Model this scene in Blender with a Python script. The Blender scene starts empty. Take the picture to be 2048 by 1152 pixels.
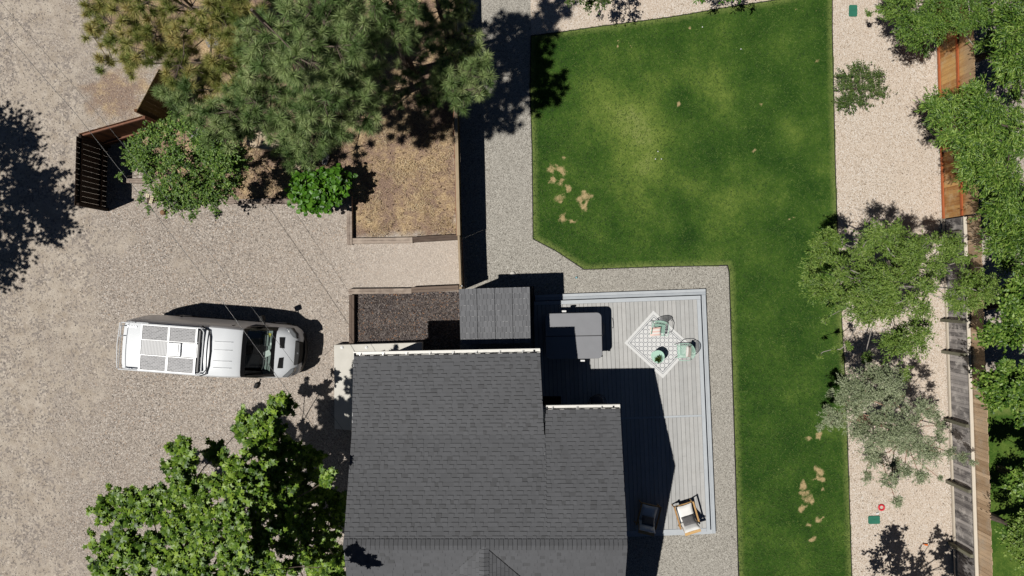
import bpy, math, random
import numpy as np
from mathutils import Vector, Matrix, noise as mnoise

random.seed(7)
RNG = np.random.default_rng(7)
sc = bpy.context.scene
COL = sc.collection

# ------------------------------------------------------------------ camera, sky, sun, exposure
H = 26.0                       # drone height above the drive, metres
F = 2048 * 24.0 / 36.0
cd = bpy.data.cameras.new('camera'); cam = bpy.data.objects.new('camera', cd); COL.objects.link(cam)
cam.location = (0, 0, H); cam.rotation_euler = (0, 0, 0)
cd.lens = 24; cd.sensor_width = 36; cd.clip_end = 2000
sc.camera = cam

SUNV = Vector((.53, .22, -1.0))
EL = math.atan2(1, math.hypot(.53, .22)); AZ = math.atan2(-.53, -.22)
w = bpy.data.worlds.new('World'); sc.world = w; w.use_nodes = True
nt = w.node_tree
sky = nt.nodes.new('ShaderNodeTexSky'); sky.sky_type = 'NISHITA'; sky.sun_disc = False
sky.sun_elevation = EL; sky.sun_rotation = AZ; sky.altitude = 3000; sky.air_density = 0.35; sky.dust_density = 0.1
nt.links.new(sky.outputs[0], nt.nodes['Background'].inputs[0])
nt.nodes['Background'].inputs[1].default_value = 0.05
sd = bpy.data.lights.new('sun', 'SUN'); sd.energy = 5.0; sd.angle = math.radians(.5); sd.color = (1, .97, .92)
sun = bpy.data.objects.new('sun', sd); COL.objects.link(sun)
sun.rotation_euler = SUNV.to_track_quat('-Z', 'Y').to_euler()
sc.view_settings.view_transform = 'Standard'; sc.view_settings.look = 'None'
sc.view_settings.exposure = -0.2; sc.view_settings.gamma = 1
sc.cycles.max_bounces = 6; sc.cycles.diffuse_bounces = 1; sc.cycles.transparent_max_bounces = 8

# ------------------------------------------------------------------ helpers
def P(px, py, z=0.0):
    s = (H - z) / F
    return Vector(((px - 1024) * s, -(py - 576) * s, z))
def lin(c):
    c = c / 255.
    return c / 12.92 if c <= .04045 else ((c + .055) / 1.055) ** 2.4
def A(r, g, b, k=.83):
    return (lin(r) * k, lin(g) * k, lin(b) * k, 1)

def tag(o, label=None, cat=None, group=None, kind=None):
    if label: o['label'] = label
    if cat: o['category'] = cat
    if group: o['group'] = group
    if kind: o['kind'] = kind
    return o
def empty(name, loc, rz=0, label=None, cat=None, group=None):
    o = bpy.data.objects.new(name, None); COL.objects.link(o)
    o.location = loc; o.rotation_euler = (0, 0, rz); o.empty_display_size = .2
    return tag(o, label, cat, group)
def link_mesh(name, me, mat, parent=None):
    o = bpy.data.objects.new(name, me); COL.objects.link(o)
    if mat: me.materials.append(mat)
    if parent: o.parent = parent
    return o
def copy_tree(o, parent=None):
    c = o.copy(); COL.objects.link(c); c.parent = parent
    for ch in list(o.children): copy_tree(ch, c)
    return c

class MB:
    """collects simple shapes into one mesh; all coordinates are in the owner's local space"""
    def __init__(s, origin=(0, 0, 0)):
        s.v = []; s.f = []; s.r = []; s.o = Vector(origin)
    def add(s, vs, fs, r=None):
        n = len(s.v); r = random.random() if r is None else r
        s.v += [tuple(Vector(v) - s.o) for v in vs]
        for f in fs: s.f.append([n + i for i in f]); s.r.append(r)
    def box(s, c, d, rz=0, r=None, M=None):
        x, y, z = d[0] / 2, d[1] / 2, d[2] / 2
        vs = [Vector((a * x, b * y, e * z)) for e in (-1, 1) for b in (-1, 1) for a in (-1, 1)]
        R = M if M is not None else Matrix.Rotation(rz, 3, 'Z')
        vs = [R @ v + Vector(c) for v in vs]
        s.add(vs, [(0, 2, 3, 1), (4, 5, 7, 6), (0, 1, 5, 4), (2, 6, 7, 3), (0, 4, 6, 2), (1, 3, 7, 5)], r)
    def bar(s, a, b, wd, ht, r=None, up=(0, 0, 1)):
        a, b = Vector(a), Vector(b); d = b - a; L = d.length
        if L < 1e-6: return
        x = d.normalized(); u = Vector(up)
        y = u.cross(x)
        if y.length < 1e-4: y = Vector((0, 1, 0)).cross(x)
        y.normalize(); z = x.cross(y)
        M = Matrix((x, y, z)).transposed()
        s.box((a + b) / 2, (L, wd, ht), r=r, M=M)
    def prism(s, pts, z0, z1, r=None):
        n = len(pts)
        vs = [(p[0], p[1], z0) for p in pts] + [(p[0], p[1], z1) for p in pts]
        ar = sum(pts[i][0] * pts[(i + 1) % n][1] - pts[(i + 1) % n][0] * pts[i][1] for i in range(n))
        fs = [list(range(n, 2 * n)), list(range(n - 1, -1, -1))] + [(i, (i + 1) % n, n + (i + 1) % n, n + i) for i in range(n)]
        if ar < 0: fs = [f[::-1] for f in fs]
        s.add(vs, fs, r)
    def tube(s, pts, rads, n=8, r=None, closed=False):
        pts = [Vector(p) for p in pts]; m = len(pts)
        if not hasattr(rads, '__len__'): rads = [rads] * m
        vs = []; fs = []
        prev = None
        for i, p in enumerate(pts):
            if closed: t = pts[(i + 1) % m] - pts[i - 1]
            else: t = pts[min(i + 1, m - 1)] - pts[max(i - 1, 0)]
            if t.length < 1e-6: t = Vector((0, 0, 1))
            t.normalize()
            a = prev if prev is not None else (Vector((0, 0, 1)) if abs(t.z) < .9 else Vector((1, 0, 0)))
            x = a - t * a.dot(t)
            if x.length < 1e-3: x = Vector((1, 0, 0)).cross(t)
            x.normalize(); y = t.cross(x); prev = x
            for k in range(n):
                an = 2 * math.pi * k / n
                vs.append(p + (x * math.cos(an) + y * math.sin(an)) * rads[i])
        for i in range(m if closed else m - 1):
            for k in range(n):
                j = (i + 1) % m
                fs.append((i * n + k, i * n + (k + 1) % n, j * n + (k + 1) % n, j * n + k))
        if not closed:
            fs.append(list(range(n - 1, -1, -1))); fs.append([(m - 1) * n + k for k in range(n)])
        s.add(vs, fs, r)
    def lathe(s, c, prof, n=20, r=None):
        c = Vector(c); vs = []; fs = []; m = len(prof)
        for rad, z in prof:
            for k in range(n):
                an = 2 * math.pi * k / n
                vs.append(c + Vector((rad * math.cos(an), rad * math.sin(an), z)))
        for i in range(m - 1):
            for k in range(n):
                fs.append((i * n + k, i * n + (k + 1) % n, (i + 1) * n + (k + 1) % n, (i + 1) * n + k))
        fs.append(list(range(n - 1, -1, -1))); fs.append([(m - 1) * n + k for k in range(n)])
        s.add(vs, fs, r)
    def build(s, name, mat, parent=None, smooth=False, bevel=0, seg=2):
        me = bpy.data.meshes.new(name); me.from_pydata(s.v, [], s.f); me.update()
        a = me.attributes.new('rnd', 'FLOAT', 'FACE'); a.data.foreach_set('value', s.r)
        o = link_mesh(name, me, mat, parent)
        if parent is None: o.location = s.o
        if smooth:
            me.polygons.foreach_set('use_smooth', [True] * len(me.polygons))
        if bevel:
            b = o.modifiers.new('bevel', 'BEVEL'); b.width = bevel; b.segments = seg; b.limit_method = 'ANGLE'
        return o

def rbox(c, d, rad, rz=0, seg=4):
    """plan outline of a rectangle with rounded corners"""
    out = []
    R = Matrix.Rotation(rz, 2)
    for cx, cy, a0 in ((1, 1, 0), (-1, 1, 90), (-1, -1, 180), (1, -1, 270)):
        for k in range(seg + 1):
            a = math.radians(a0 + 90 * k / seg)
            q = R @ Vector((cx * (d[0] / 2 - rad) + rad * math.cos(a), cy * (d[1] / 2 - rad) + rad * math.sin(a)))
            out.append((c[0] + q.x, c[1] + q.y))
    return out

# ------------------------------------------------------------------ materials
class NT:
    def __init__(s, name):
        s.m = bpy.data.materials.new(name); s.m.use_nodes = True; s.t = s.m.node_tree
        s.b = s.t.nodes['Principled BSDF']; s.out = s.t.nodes['Material Output']
        s.b.inputs['Roughness'].default_value = .85
        s.b.inputs['Specular IOR Level'].default_value = .25
    def n(s, t, **k):
        x = s.t.nodes.new(t)
        for a, b in k.items(): setattr(x, a, b)
        return x
    def l(s, a, b): s.t.links.new(a, b)
    def coord(s, scale=(1, 1, 1), rot=(0, 0, 0)):
        c = s.n('ShaderNodeTexCoord'); m = s.n('ShaderNodeMapping')
        m.inputs['Scale'].default_value = scale; m.inputs['Rotation'].default_value = rot
        s.l(c.outputs['Object'], m.inputs[0]); return m.outputs[0]
    def noise(s, vec, sc_, det=4, rough=.6, dist=0):
        x = s.n('ShaderNodeTexNoise'); x.inputs['Scale'].default_value = sc_; x.inputs['Detail'].default_value = det
        x.inputs['Roughness'].default_value = rough; x.inputs['Distortion'].default_value = dist
        s.l(vec, x.inputs['Vector']); return x.outputs['Fac']
    def voro(s, vec, sc_, out='Color', feat='F1', rnd=1):
        x = s.n('ShaderNodeTexVoronoi', feature=feat); x.inputs['Scale'].default_value = sc_
        x.inputs['Randomness'].default_value = rnd
        s.l(vec, x.inputs['Vector']); return x.outputs[out]
    def ramp(s, fac, stops, interp='LINEAR'):
        x = s.n('ShaderNodeValToRGB'); x.color_ramp.interpolation = interp; e = x.color_ramp.elements
        while len(e) < len(stops): e.new(.5)
        for i, (p, c) in enumerate(stops):
            e[i].position = p; e[i].color = c if hasattr(c, '__len__') else (c, c, c, 1)
        s.l(fac, x.inputs[0]); return x.outputs[0]
    def mix(s, f, a, b, mode='MIX'):
        x = s.n('ShaderNodeMix', data_type='RGBA', blend_type=mode)
        for v, i in ((f, 0), (a, 6), (b, 7)):
            if hasattr(v, 'is_output') or hasattr(v, 'links'): s.l(v, x.inputs[i])
            else: x.inputs[i].default_value = v
        return x.outputs[2]
    def math(s, op, a, b=0.0, clamp=False):
        x = s.n('ShaderNodeMath', operation=op, use_clamp=clamp)
        for v, i in ((a, 0), (b, 1)):
            if hasattr(v, 'links'): s.l(v, x.inputs[i])
            else: x.inputs[i].default_value = v
        return x.outputs[0]
    def attr(s, name, out='Fac'):
        x = s.n('ShaderNodeAttribute'); x.attribute_name = name; return x.outputs[out]
    def bump(s, h, strength=.5, dist=.01):
        x = s.n('ShaderNodeBump'); x.inputs['Strength'].default_value = strength; x.inputs['Distance'].default_value = dist
        s.l(h, x.inputs['Height']); s.l(x.outputs[0], s.b.inputs['Normal'])
    def color(s, c):
        if hasattr(c, 'links'): s.l(c, s.b.inputs['Base Color'])
        else: s.b.inputs['Base Color'].default_value = c

def plain(name, c, rough=.6, metal=0, spec=.3, var=.06, sc_=6):
    t = NT(name); v = t.coord()
    f = t.noise(v, sc_, 5)
    lo = tuple(x * (1 - 2 * var) for x in c[:3]) + (1,); hi = tuple(min(1, x * (1 + 2 * var)) for x in c[:3]) + (1,)
    t.color(t.ramp(f, [(.3, lo), (.7, hi)]))
    t.b.inputs['Roughness'].default_value = rough; t.b.inputs['Metallic'].default_value = metal
    t.b.inputs['Specular IOR Level'].default_value = spec
    return t.m

def stones(t, vec, scale, palette, jig=.0):
    """random colour per stone cell"""
    c = t.voro(vec, scale, 'Color')
    sep = t.n('ShaderNodeSeparateColor'); t.l(c, sep.inputs[0])
    return t.ramp(sep.outputs[0], palette, 'CONSTANT')

def gravel(name, palette, scale=22, tint=None, big=.35, bump=.6, patch=None):
    t = NT(name); v = t.coord()
    c = stones(t, v, scale, palette)
    f = t.noise(v, .35, 5, .6)
    c = t.mix(t.ramp(f, [(.35, 0.), (.7, big)]), c, tint or palette[len(palette) // 2][1])
    n2 = t.noise(v, 60, 3, .7)
    c = t.mix(.55, c, t.ramp(n2, [(.3, .45), (.7, 1.)]), 'MULTIPLY') if False else c
    mul = t.ramp(n2, [(.28, .72), (.62, 1.08)])
    c = t.mix(1., c, mul, 'MULTIPLY')
    t.color(c); t.b.inputs['Roughness'].default_value = .95; t.b.inputs['Specular IOR Level'].default_value = .1
    d = t.voro(v, scale, 'Distance')
    t.bump(t.math('ADD', t.math('MULTIPLY', d, -1.), t.math('MULTIPLY', n2, .8)), bump, .02)
    return t.m

def wood(name, lo, hi, grain=(1.5, 30, 30), rough=.85, weather=None, wf=(.45, .7), ztop=None):
    t = NT(name); v = t.coord(grain)
    g = t.noise(v, 1., 6, .65, .4)
    r = t.attr('rnd')
    f = t.math('ADD', t.math('MULTIPLY', g, .7), t.math('MULTIPLY', r, .45))
    c = t.ramp(f, [(.3, lo), (.8, hi)])
    if weather:
        v2 = t.coord((1, 1, 1)); c = t.mix(t.ramp(t.noise(v2, 3, 5, .7), [(wf[0], 0.), (wf[1], .8)]), c, weather)
    if ztop:      # the exposed tops of the boards have silvered
        sp = t.n('ShaderNodeSeparateXYZ'); t.l(t.coord(), sp.inputs[0])
        c = t.mix(t.math('MULTIPLY', t.ramp(t.math('DIVIDE', sp.outputs[2], 3.), [(ztop[0] / 3, 0.), (ztop[1] / 3, .8)]), .9), c, ztop[2])
    t.color(c); t.b.inputs['Roughness'].default_value = rough; t.bump(g, .4, .004)
    return t.m

def leafmat(name, cols, trans=.25, rough=.5):
    t = NT(name); r = t.attr('rnd')
    v = t.coord(); n = t.noise(v, 1.1, 3)
    f = t.math('ADD', t.math('MULTIPLY', r, .75), t.math('MULTIPLY', t.math('SUBTRACT', n, .35), .7))
    k = len(cols) - 1
    c = t.ramp(f, [(.05 + .9 * i / k, cc) for i, cc in enumerate(cols)])
    t.color(c); t.b.inputs['Roughness'].default_value = rough; t.b.inputs['Specular IOR Level'].default_value = .35
    tr = t.n('ShaderNodeBsdfTranslucent'); mx = t.n('ShaderNodeMixShader'); mx.inputs[0].default_value = trans
    hv = t.n('ShaderNodeHueSaturation'); hv.inputs['Saturation'].default_value = 1.15; hv.inputs['Value'].default_value = 1.3
    t.l(c, hv.inputs['Color']); t.l(hv.outputs[0], tr.inputs[0])
    t.l(t.b.outputs[0], mx.inputs[1]); t.l(tr.outputs[0], mx.inputs[2]); t.l(mx.outputs[0], t.out.inputs[0])
    return t.m

PAL_DRIVE = [(0, A(120, 113, 108)), (.12, A(154, 144, 135)), (.32, A(186, 175, 163)), (.55, A(204, 193, 181)), (.75, A(170, 159, 148)), (.88, A(228, 219, 209)), (.96, A(188, 164, 142))]
PAL_PEB = [(0, A(176, 158, 138)), (.1, A(206, 190, 172)), (.3, A(228, 213, 196)), (.6, A(238, 226, 212)), (.82, A(216, 198, 178)), (.93, A(246, 240, 232))]
PAL_SIDE = [(0, A(122, 118, 110)), (.12, A(160, 155, 146)), (.35, A(184, 179, 169)), (.6, A(200, 195, 184)), (.85, A(170, 164, 153)), (.95, A(222, 218, 208))]

def ground_material():
    t = NT('drive_gravel_and_dirt'); v = t.coord()
    m = t.n('ShaderNodeVertexColor'); m.layer_name = 'mask'
    sep = t.n('ShaderNodeSeparateColor'); t.l(m.outputs[0], sep.inputs[0])
    dirtw, dryw, lightw = sep.outputs[0], sep.outputs[1], sep.outputs[2]
    n_big = t.noise(v, .5, 6, .62); n_mid = t.noise(v, 2.2, 6, .7); n_f = t.noise(v, 45, 4, .75)
    n_ff = t.noise(v, 20, 6, .8)
    base = stones(t, v, 30, PAL_DRIVE)
    base = t.mix(t.ramp(n_big, [(.35, .0), (.7, .45)]), base, A(176, 163, 150))
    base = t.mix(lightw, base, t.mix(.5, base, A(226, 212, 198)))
    # bare compacted dirt with scattered dark stones
    dirt = t.ramp(n_mid, [(.3, A(172, 158, 142)), (.55, A(198, 186, 171)), (.75, A(216, 205, 190))])
    st = t.voro(v, 16, 'Color'); s2 = t.n('ShaderNodeSeparateColor'); t.l(st, s2.inputs[0])
    spark = t.math('GREATER_THAN', s2.outputs[1], t.ramp(t.noise(v, .9, 5, .7), [(.40, .96), (.50, .62), (.60, .22)]))
    dirt = t.mix(t.math('MULTIPLY', spark, .6), dirt, t.ramp(s2.outputs[2], [(.0, A(104, 99, 101)), (.5, A(140, 132, 128)), (.8, A(180, 168, 158)), (1, A(228, 216, 202))]))
    c = t.mix(t.math('MULTIPLY', dirtw, 1.), base, dirt)
    # dry grass / needle litter
    dry = t.ramp(n_ff, [(.34, A(120, 98, 76)), (.45, A(176, 148, 112)), (.55, A(214, 188, 148)), (.66, A(240, 220, 184))])
    dry2 = t.ramp(n_ff, [(.34, A(98, 84, 78)), (.5, A(148, 124, 108)), (.66, A(200, 172, 148))])
    dry = t.mix(t.ramp(t.noise(v, .9, 8, .8), [(.42, 0.), (.54, 1.)]), dry, dry2)
    c = t.mix(dryw, c, dry)
    c = t.mix(1., c, t.ramp(n_f, [(.28, .7), (.62, 1.09)]), 'MULTIPLY')
    t.color(c); t.b.inputs['Roughness'].default_value = .97; t.b.inputs['Specular IOR Level'].default_value = .08
    t.bump(t.math('ADD', t.math('MULTIPLY', t.voro(v, 21, 'Distance'), -1.), n_f), .55, .02)
    return t.m

def lawn_material(name, yellow=True):
    t = NT(name); v = t.coord()
    m = t.n('ShaderNodeVertexColor'); m.layer_name = 'mask'
    sep = t.n('ShaderNodeSeparateColor'); t.l(m.outputs[0], sep.inputs[0])
    n1 = t.noise(v, .7, 6, .6); n2 = t.noise(v, 7, 7, .8); n3 = t.noise(v, 34, 6, .85)
    f = t.math('ADD', t.math('MULTIPLY', n1, .45), t.math('MULTIPLY', n2, .3))
    f = t.math('ADD', f, t.math('MULTIPLY', n3, .5)); f = t.math('SUBTRACT', f, .075)
    f = t.math('ADD', f, t.math('MULTIPLY', sep.outputs[0], .28))
    c = t.ramp(f, [(.42, A(24, 46, 18)), (.56, A(42, 75, 25)), (.69, A(70, 101, 37)), (.84, A(118, 138, 62)), (.99, A(156, 162, 100))])
    straw = t.ramp(t.math('ADD', t.math('MULTIPLY', n2, .5), t.math('MULTIPLY', n3, .5)), [(.35, A(168, 142, 98)), (.65, A(220, 196, 150))])
    pw = t.ramp(t.math('ADD', sep.outputs[1], t.math('MULTIPLY', t.math('SUBTRACT', t.math('ADD', t.math('MULTIPLY', n2, .5), t.math('MULTIPLY', n3, .5)), .5), 3.)), [(.45, 0.), (.9, 1.)])
    c = t.mix(t.math('MULTIPLY', pw, .9), c, straw)
    edge = t.ramp(t.math('ADD', sep.outputs[2], t.math('MULTIPLY', t.math('SUBTRACT', n2, .5), .8)), [(.3, 0.), (.8, .8)])
    c = t.mix(edge, c, A(126, 140, 76))
    t.color(c); t.b.inputs['Roughness'].default_value = .9; t.b.inputs['Specular IOR Level'].default_value = .1
    t.bump(n3, .8, .03)
    return t.m

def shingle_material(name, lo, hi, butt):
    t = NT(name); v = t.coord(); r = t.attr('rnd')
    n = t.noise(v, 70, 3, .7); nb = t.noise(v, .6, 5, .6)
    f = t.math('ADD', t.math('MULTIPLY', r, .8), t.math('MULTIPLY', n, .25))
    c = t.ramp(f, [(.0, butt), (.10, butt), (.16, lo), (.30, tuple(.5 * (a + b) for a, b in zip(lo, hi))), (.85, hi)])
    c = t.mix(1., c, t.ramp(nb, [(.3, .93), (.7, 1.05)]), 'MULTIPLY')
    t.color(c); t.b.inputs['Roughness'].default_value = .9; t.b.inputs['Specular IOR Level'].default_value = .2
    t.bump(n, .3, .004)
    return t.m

M = {}
M['ground'] = ground_material()
M['pebble'] = gravel('white_pebbles', PAL_PEB, 36, A(224, 204, 184), .5)
M['side'] = gravel('grey_gravel', PAL_SIDE, 38, A(182, 177, 167), .4)
M['lawn'] = lawn_material('lawn_grass')
M['mulch'] = gravel('dark_mulch', [(0, A(52, 48, 49)), (.25, A(84, 78, 77)), (.55, A(110, 102, 100)), (.8, A(146, 137, 131)), (.93, A(160, 122, 94))], 26, A(92, 82, 80), .3)
M['edging'] = plain('black_edging', (.018, .017, .016, 1), .7)
M['concrete'] = plain('pale_concrete', A(222, 218, 208), .8, var=.03, sc_=3)
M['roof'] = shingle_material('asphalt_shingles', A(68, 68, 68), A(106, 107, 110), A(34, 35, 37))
M['gutter'] = plain('white_gutter', (.78, .76, .71, 1), .35, spec=.5, var=.03)
M['wall'] = plain('grey_siding', (.30, .31, .32, 1), .7)
M['window'] = plain('window_glass', (.02, .025, .03, 1), .08, spec=.8, var=.01)
M['white'] = plain('white_paint', (.75, .75, .74, 1), .4, var=.02)
M['deckb'] = wood('composite_deck_boards', A(184, 184, 182), A(200, 199, 196), (30, 2.0, 30), .75, weather=A(168, 166, 162), wf=(.45, 1.))
M['deckt'] = wood('composite_trim_boards', A(178, 184, 190), A(200, 205, 209), (3, 3, 3), .7)
M['dark'] = plain('dark_void', (.01, .01, .011, 1), .9)
M['vinyl'] = plain('grey_vinyl_cover', A(144, 145, 149), .55, spec=.35, var=.02, sc_=3)
M['vinyl_seam'] = plain('dark_seam', (.03, .03, .033, 1), .6)
M['tubbody'] = plain('dark_tub_cabinet', (.03, .03, .032, 1), .6)
M['black'] = plain('black_plastic', (.012, .012, .013, 1), .45, spec=.4)
M['blackmetal'] = plain('black_metal', (.02, .02, .022, 1), .4, metal=.3)
M['mint'] = plain('mint_painted_metal', A(172, 208, 190, 1.), .4, spec=.5, var=.02)
M['timber'] = wood('weathered_timber', A(104, 90, 82), A(176, 160, 146), (4, 22, 10), weather=A(196, 180, 164))
M['timberd'] = wood('dark_weathered_timber', A(84, 70, 62), A(128, 112, 100), (4, 22, 10))
M['cedar'] = wood('stained_cedar', A(150, 94, 48), A(214, 170, 108), (9, 9, 1.2), weather=A(206, 180, 140), wf=(.48, .7), ztop=(1.25, 1.75, A(176, 152, 124)))
M['cedarrail'] = wood('orange_stained_rail', A(176, 92, 52), A(206, 126, 82), (20, 2, 20))
M['greyboard'] = wood('silvered_fence_boards', A(78, 75, 76), A(178, 172, 168), (8, 8, 1.2), weather=A(204, 198, 192), wf=(.5, .66))
M['whiterail'] = wood('bleached_rail', A(196, 184, 166), A(228, 218, 202), (20, 2, 20))
M['tanboard'] = wood('tan_fence_boards', A(160, 132, 102), A(212, 184, 152), (8, 8, 1.2), weather=A(188, 172, 152), wf=(.5, .72))
M['post'] = wood('mossy_post', A(84, 82, 68), A(132, 130, 112), (10, 10, 2))
M['darkfence'] = wood('dark_stained_slats', (.018, .012, .009, 1), (.045, .028, .02, 1), (8, 8, 1.5))
M['brownfence'] = wood('brown_stained_boards', A(66, 54, 30), A(112, 96, 56), (8, 8, 1.5))
M['brownfence2'] = wood('red_brown_boards', A(74, 48, 32), A(112, 76, 50), (8, 8, 1.5))
M['brownrail'] = wood('red_brown_rail', A(120, 82, 64), A(162, 118, 96), (6, 12, 12))
M['capboard'] = wood('tan_cap_board', A(150, 128, 100), A(196, 176, 148), (12, 2, 12))
M['rock'] = None
t = NT('sandstone_boulder'); v = t.coord(); n = t.noise(v, 3, 7, .7)
t.color(t.ramp(n, [(.35, A(150, 126, 102)), (.52, A(204, 186, 160)), (.7, A(224, 210, 190))])); t.bump(t.noise(v, 12, 6, .7), .6, .03); M['rock'] = t.m
t = NT('grey_rock'); v = t.coord(); n = t.noise(v, 4, 7, .7)
t.color(t.ramp(n, [(.35, A(112, 108, 108)), (.7, A(172, 170, 172))])); t.bump(t.noise(v, 12, 6, .7), .6, .03); M['rockg'] = t.m
M['vanwhite'] = plain('white_van_paint', (.74, .76, .78, 1), .28, spec=.5, var=.008, sc_=2)
M['rubber'] = plain('tyre_rubber', (.02, .02, .02, 1), .8)
M['steel'] = plain('brushed_steel', (.55, .56, .57, 1), .35, metal=.8)
M['alu'] = plain('white_aluminium_frame', (.78, .79, .8, 1), .3, spec=.5, var=.02)
M['seat'] = plain('grey_seat_fabric', (.30, .32, .31, 1), .9)
M['paper'] = plain('white_paper', (.75, .75, .73, 1), .8)
M['yellow'] = plain('yellow_sticker', (.6, .5, .05, 1), .6)
M['glasslamp'] = plain('headlamp_glass', (.10, .105, .11, 1), .12, spec=.8, var=.02)
def carglass():
    t = NT('windscreen_glass')
    tr = t.n('ShaderNodeBsdfTransparent'); tr.inputs[0].default_value = (.74, .82, .79, 1)
    gl = t.n('ShaderNodeBsdfGlossy'); gl.inputs['Roughness'].default_value = .02
    mx = t.n('ShaderNodeMixShader'); mx.inputs[0].default_value = .06; t.l(tr.outputs[0], mx.inputs[1]); t.l(gl.outputs[0], mx.inputs[2])
    t.l(mx.outputs[0], t.out.inputs[0]); return t.m
M['carglass'] = carglass()
def perforated():
    t = NT('perforated_roof_panel'); v = t.coord((1, 1, 1))
    br = t.n('ShaderNodeTexBrick'); br.inputs['Scale'].default_value = 1
    br.inputs['Brick Width'].default_value = .12; br.inputs['Row Height'].default_value = .05
    br.inputs['Mortar Size'].default_value = .011; br.inputs['Mortar Smooth'].default_value = .3
    br.inputs['Color1'].default_value = (.04, .04, .045, 1); br.inputs['Color2'].default_value = (.20, .195, .20, 1); br.inputs['Mortar'].default_value = (.30, .30, .31, 1)
    t.l(v, br.inputs['Vector']); t.color(br.outputs['Color']); t.b.inputs['Roughness'].default_value = .4
    return t.m
M['perf'] = perforated()
def stripes(name, axis, pitch, c1, c2, duty=.5):
    t = NT(name); v = t.coord(); s = t.n('ShaderNodeSeparateXYZ'); t.l(v, s.inputs[0])
    f = t.math('FRACT', t.math('MULTIPLY', s.outputs[axis], 1 / pitch))
    t.color(t.mix(t.math('GREATER_THAN', f, duty), c1, c2)); return t.m
M['stripe'] = stripes('pink_striped_fabric', 0, .12, A(240, 204, 194), A(240, 236, 230), .45)
M['stripeh'] = stripes('pink_striped_weave', 1, .12, A(240, 202, 190), A(240, 236, 230), .45)
M['meshpanel'] = stripes('ribbed_white_panel', 0, .05, (.7, .7, .7, 1), (.42, .42, .42, 1), .6)
M['cushion'] = plain('white_cushion', (.80, .79, .76, 1), .9, var=.02)
M['greypillow'] = plain('grey_tweed_pillow', A(112, 110, 110), .95, var=.15, sc_=40)
M['oak'] = wood('oiled_teak', A(176, 130, 78), A(222, 182, 124), (4, 20, 20), .5)
def rugmat():
    t = NT('woven_rug_rings'); v = t.coord()
    s = t.n('ShaderNodeSeparateXYZ'); t.l(v, s.inputs[0])
    # rug mesh is laid with its edges at 45 degrees; rings run along x and y
    p = .158
    def lattice(ox, oy):
        fx = t.math('SUBTRACT', t.math('FRACT', t.math('ADD', t.math('MULTIPLY', s.outputs[0], 1 / (2 * p)), 20 + ox)), .5)
        fy = t.math('SUBTRACT', t.math('FRACT', t.math('ADD', t.math('MULTIPLY', s.outputs[1], 1 / (2 * p)), 20 + oy)), .5)
        d = t.math('SQRT', t.math('ADD', t.math('MULTIPLY', fx, fx), t.math('MULTIPLY', fy, fy)))
        return t.math('LESS_THAN', t.math('ABSOLUTE', t.math('SUBTRACT', d, .28)), .034)
    ring = t.math('MAXIMUM', lattice(0, 0), lattice(.5, .5))
    # distance to the rug's border in its own frame
    u = t.math('ABSOLUTE', t.math('MULTIPLY', t.math('ADD', t.math('MULTIPLY', s.outputs[0], RUGA[0]), t.math('MULTIPLY', s.outputs[1], RUGA[1])), 1.))
    w_ = t.math('ABSOLUTE', t.math('MULTIPLY', t.math('ADD', t.math('MULTIPLY', s.outputs[0], RUGB[0]), t.math('MULTIPLY', s.outputs[1], RUGB[1])), 1.))
    du = t.math('SUBTRACT', RUGL[0] / 2, u); dw = t.math('SUBTRACT', RUGL[1] / 2, w_)
    d = t.math('MINIMUM', du, dw)
    inner = t.math('GREATER_THAN', d, .17)
    l1 = t.math('LESS_THAN', t.math('ABSOLUTE', t.math('SUBTRACT', d, .16)), .011)
    l2 = t.math('LESS_THAN', t.math('ABSOLUTE', t.math('SUBTRACT', d, .105)), .008)
    ln = t.math('MAXIMUM', t.math('MULTIPLY', ring, inner), t.math('MAXIMUM', l1, l2))
    c = t.mix(ln, A(232, 232, 230), A(128, 130, 136))
    n = t.noise(v, 40, 3); c = t.mix(1., c, t.ramp(n, [(.3, .93), (.7, 1.03)]), 'MULTIPLY')
    t.color(c); return t.m

M['needle'] = leafmat('pine_needles_green', [A(58, 84, 44), A(108, 136, 76), A(152, 174, 108), A(192, 204, 142)], .12, .5)
M['needleg'] = leafmat('pine_needles_golden', [A(76, 96, 44), A(130, 144, 70), A(182, 180, 104), A(214, 190, 128)], .12, .5)
M['maple'] = leafmat('maple_leaves', [A(46, 74, 20), A(84, 118, 32), A(122, 154, 48), A(162, 188, 76)], .14, .45)
M['hedge'] = leafmat('fresh_green_leaves', [A(52, 92, 22), A(84, 134, 34), A(120, 168, 52)], .24, .42)
M['locust'] = leafmat('small_green_leaves', [A(50, 78, 26), A(92, 126, 46), A(142, 168, 76)], .12, .5)
M['sumac'] = leafmat('sumac_leaves', [A(40, 68, 22), A(78, 112, 38), A(118, 148, 60), A(160, 184, 92)], .12, .42)
M['olive'] = leafmat('olive_green_leaves', [A(66, 92, 32), A(108, 138, 52), A(154, 174, 90)], .12, .5)
M['silver'] = leafmat('silver_green_leaves', [A(90, 104, 74), A(140, 152, 112), A(192, 198, 164)], .08, .5)
M['shrub'] = leafmat('shrub_leaves', [A(52, 72, 32), A(82, 108, 48), A(122, 138, 72)], .2, .5)
M['bark'] = plain('grey_brown_bark', (.13, .10, .08, 1), .95, var=.2, sc_=12)
M['barkpale'] = plain('pale_grey_twigs', (.30, .27, .24, 1), .95, var=.2, sc_=12)
M['barkred'] = plain('reddish_twigs', (.30, .17, .12, 1), .95, var=.2, sc_=12)
M['straw'] = leafmat('dry_straw', [A(140, 114, 84), A(206, 178, 136), A(246, 228, 190)], .05, .8)
M['mulchbit'] = leafmat('bark_chips', [A(60, 52, 50), A(110, 98, 92), A(168, 156, 146)], .0, .9)
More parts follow.
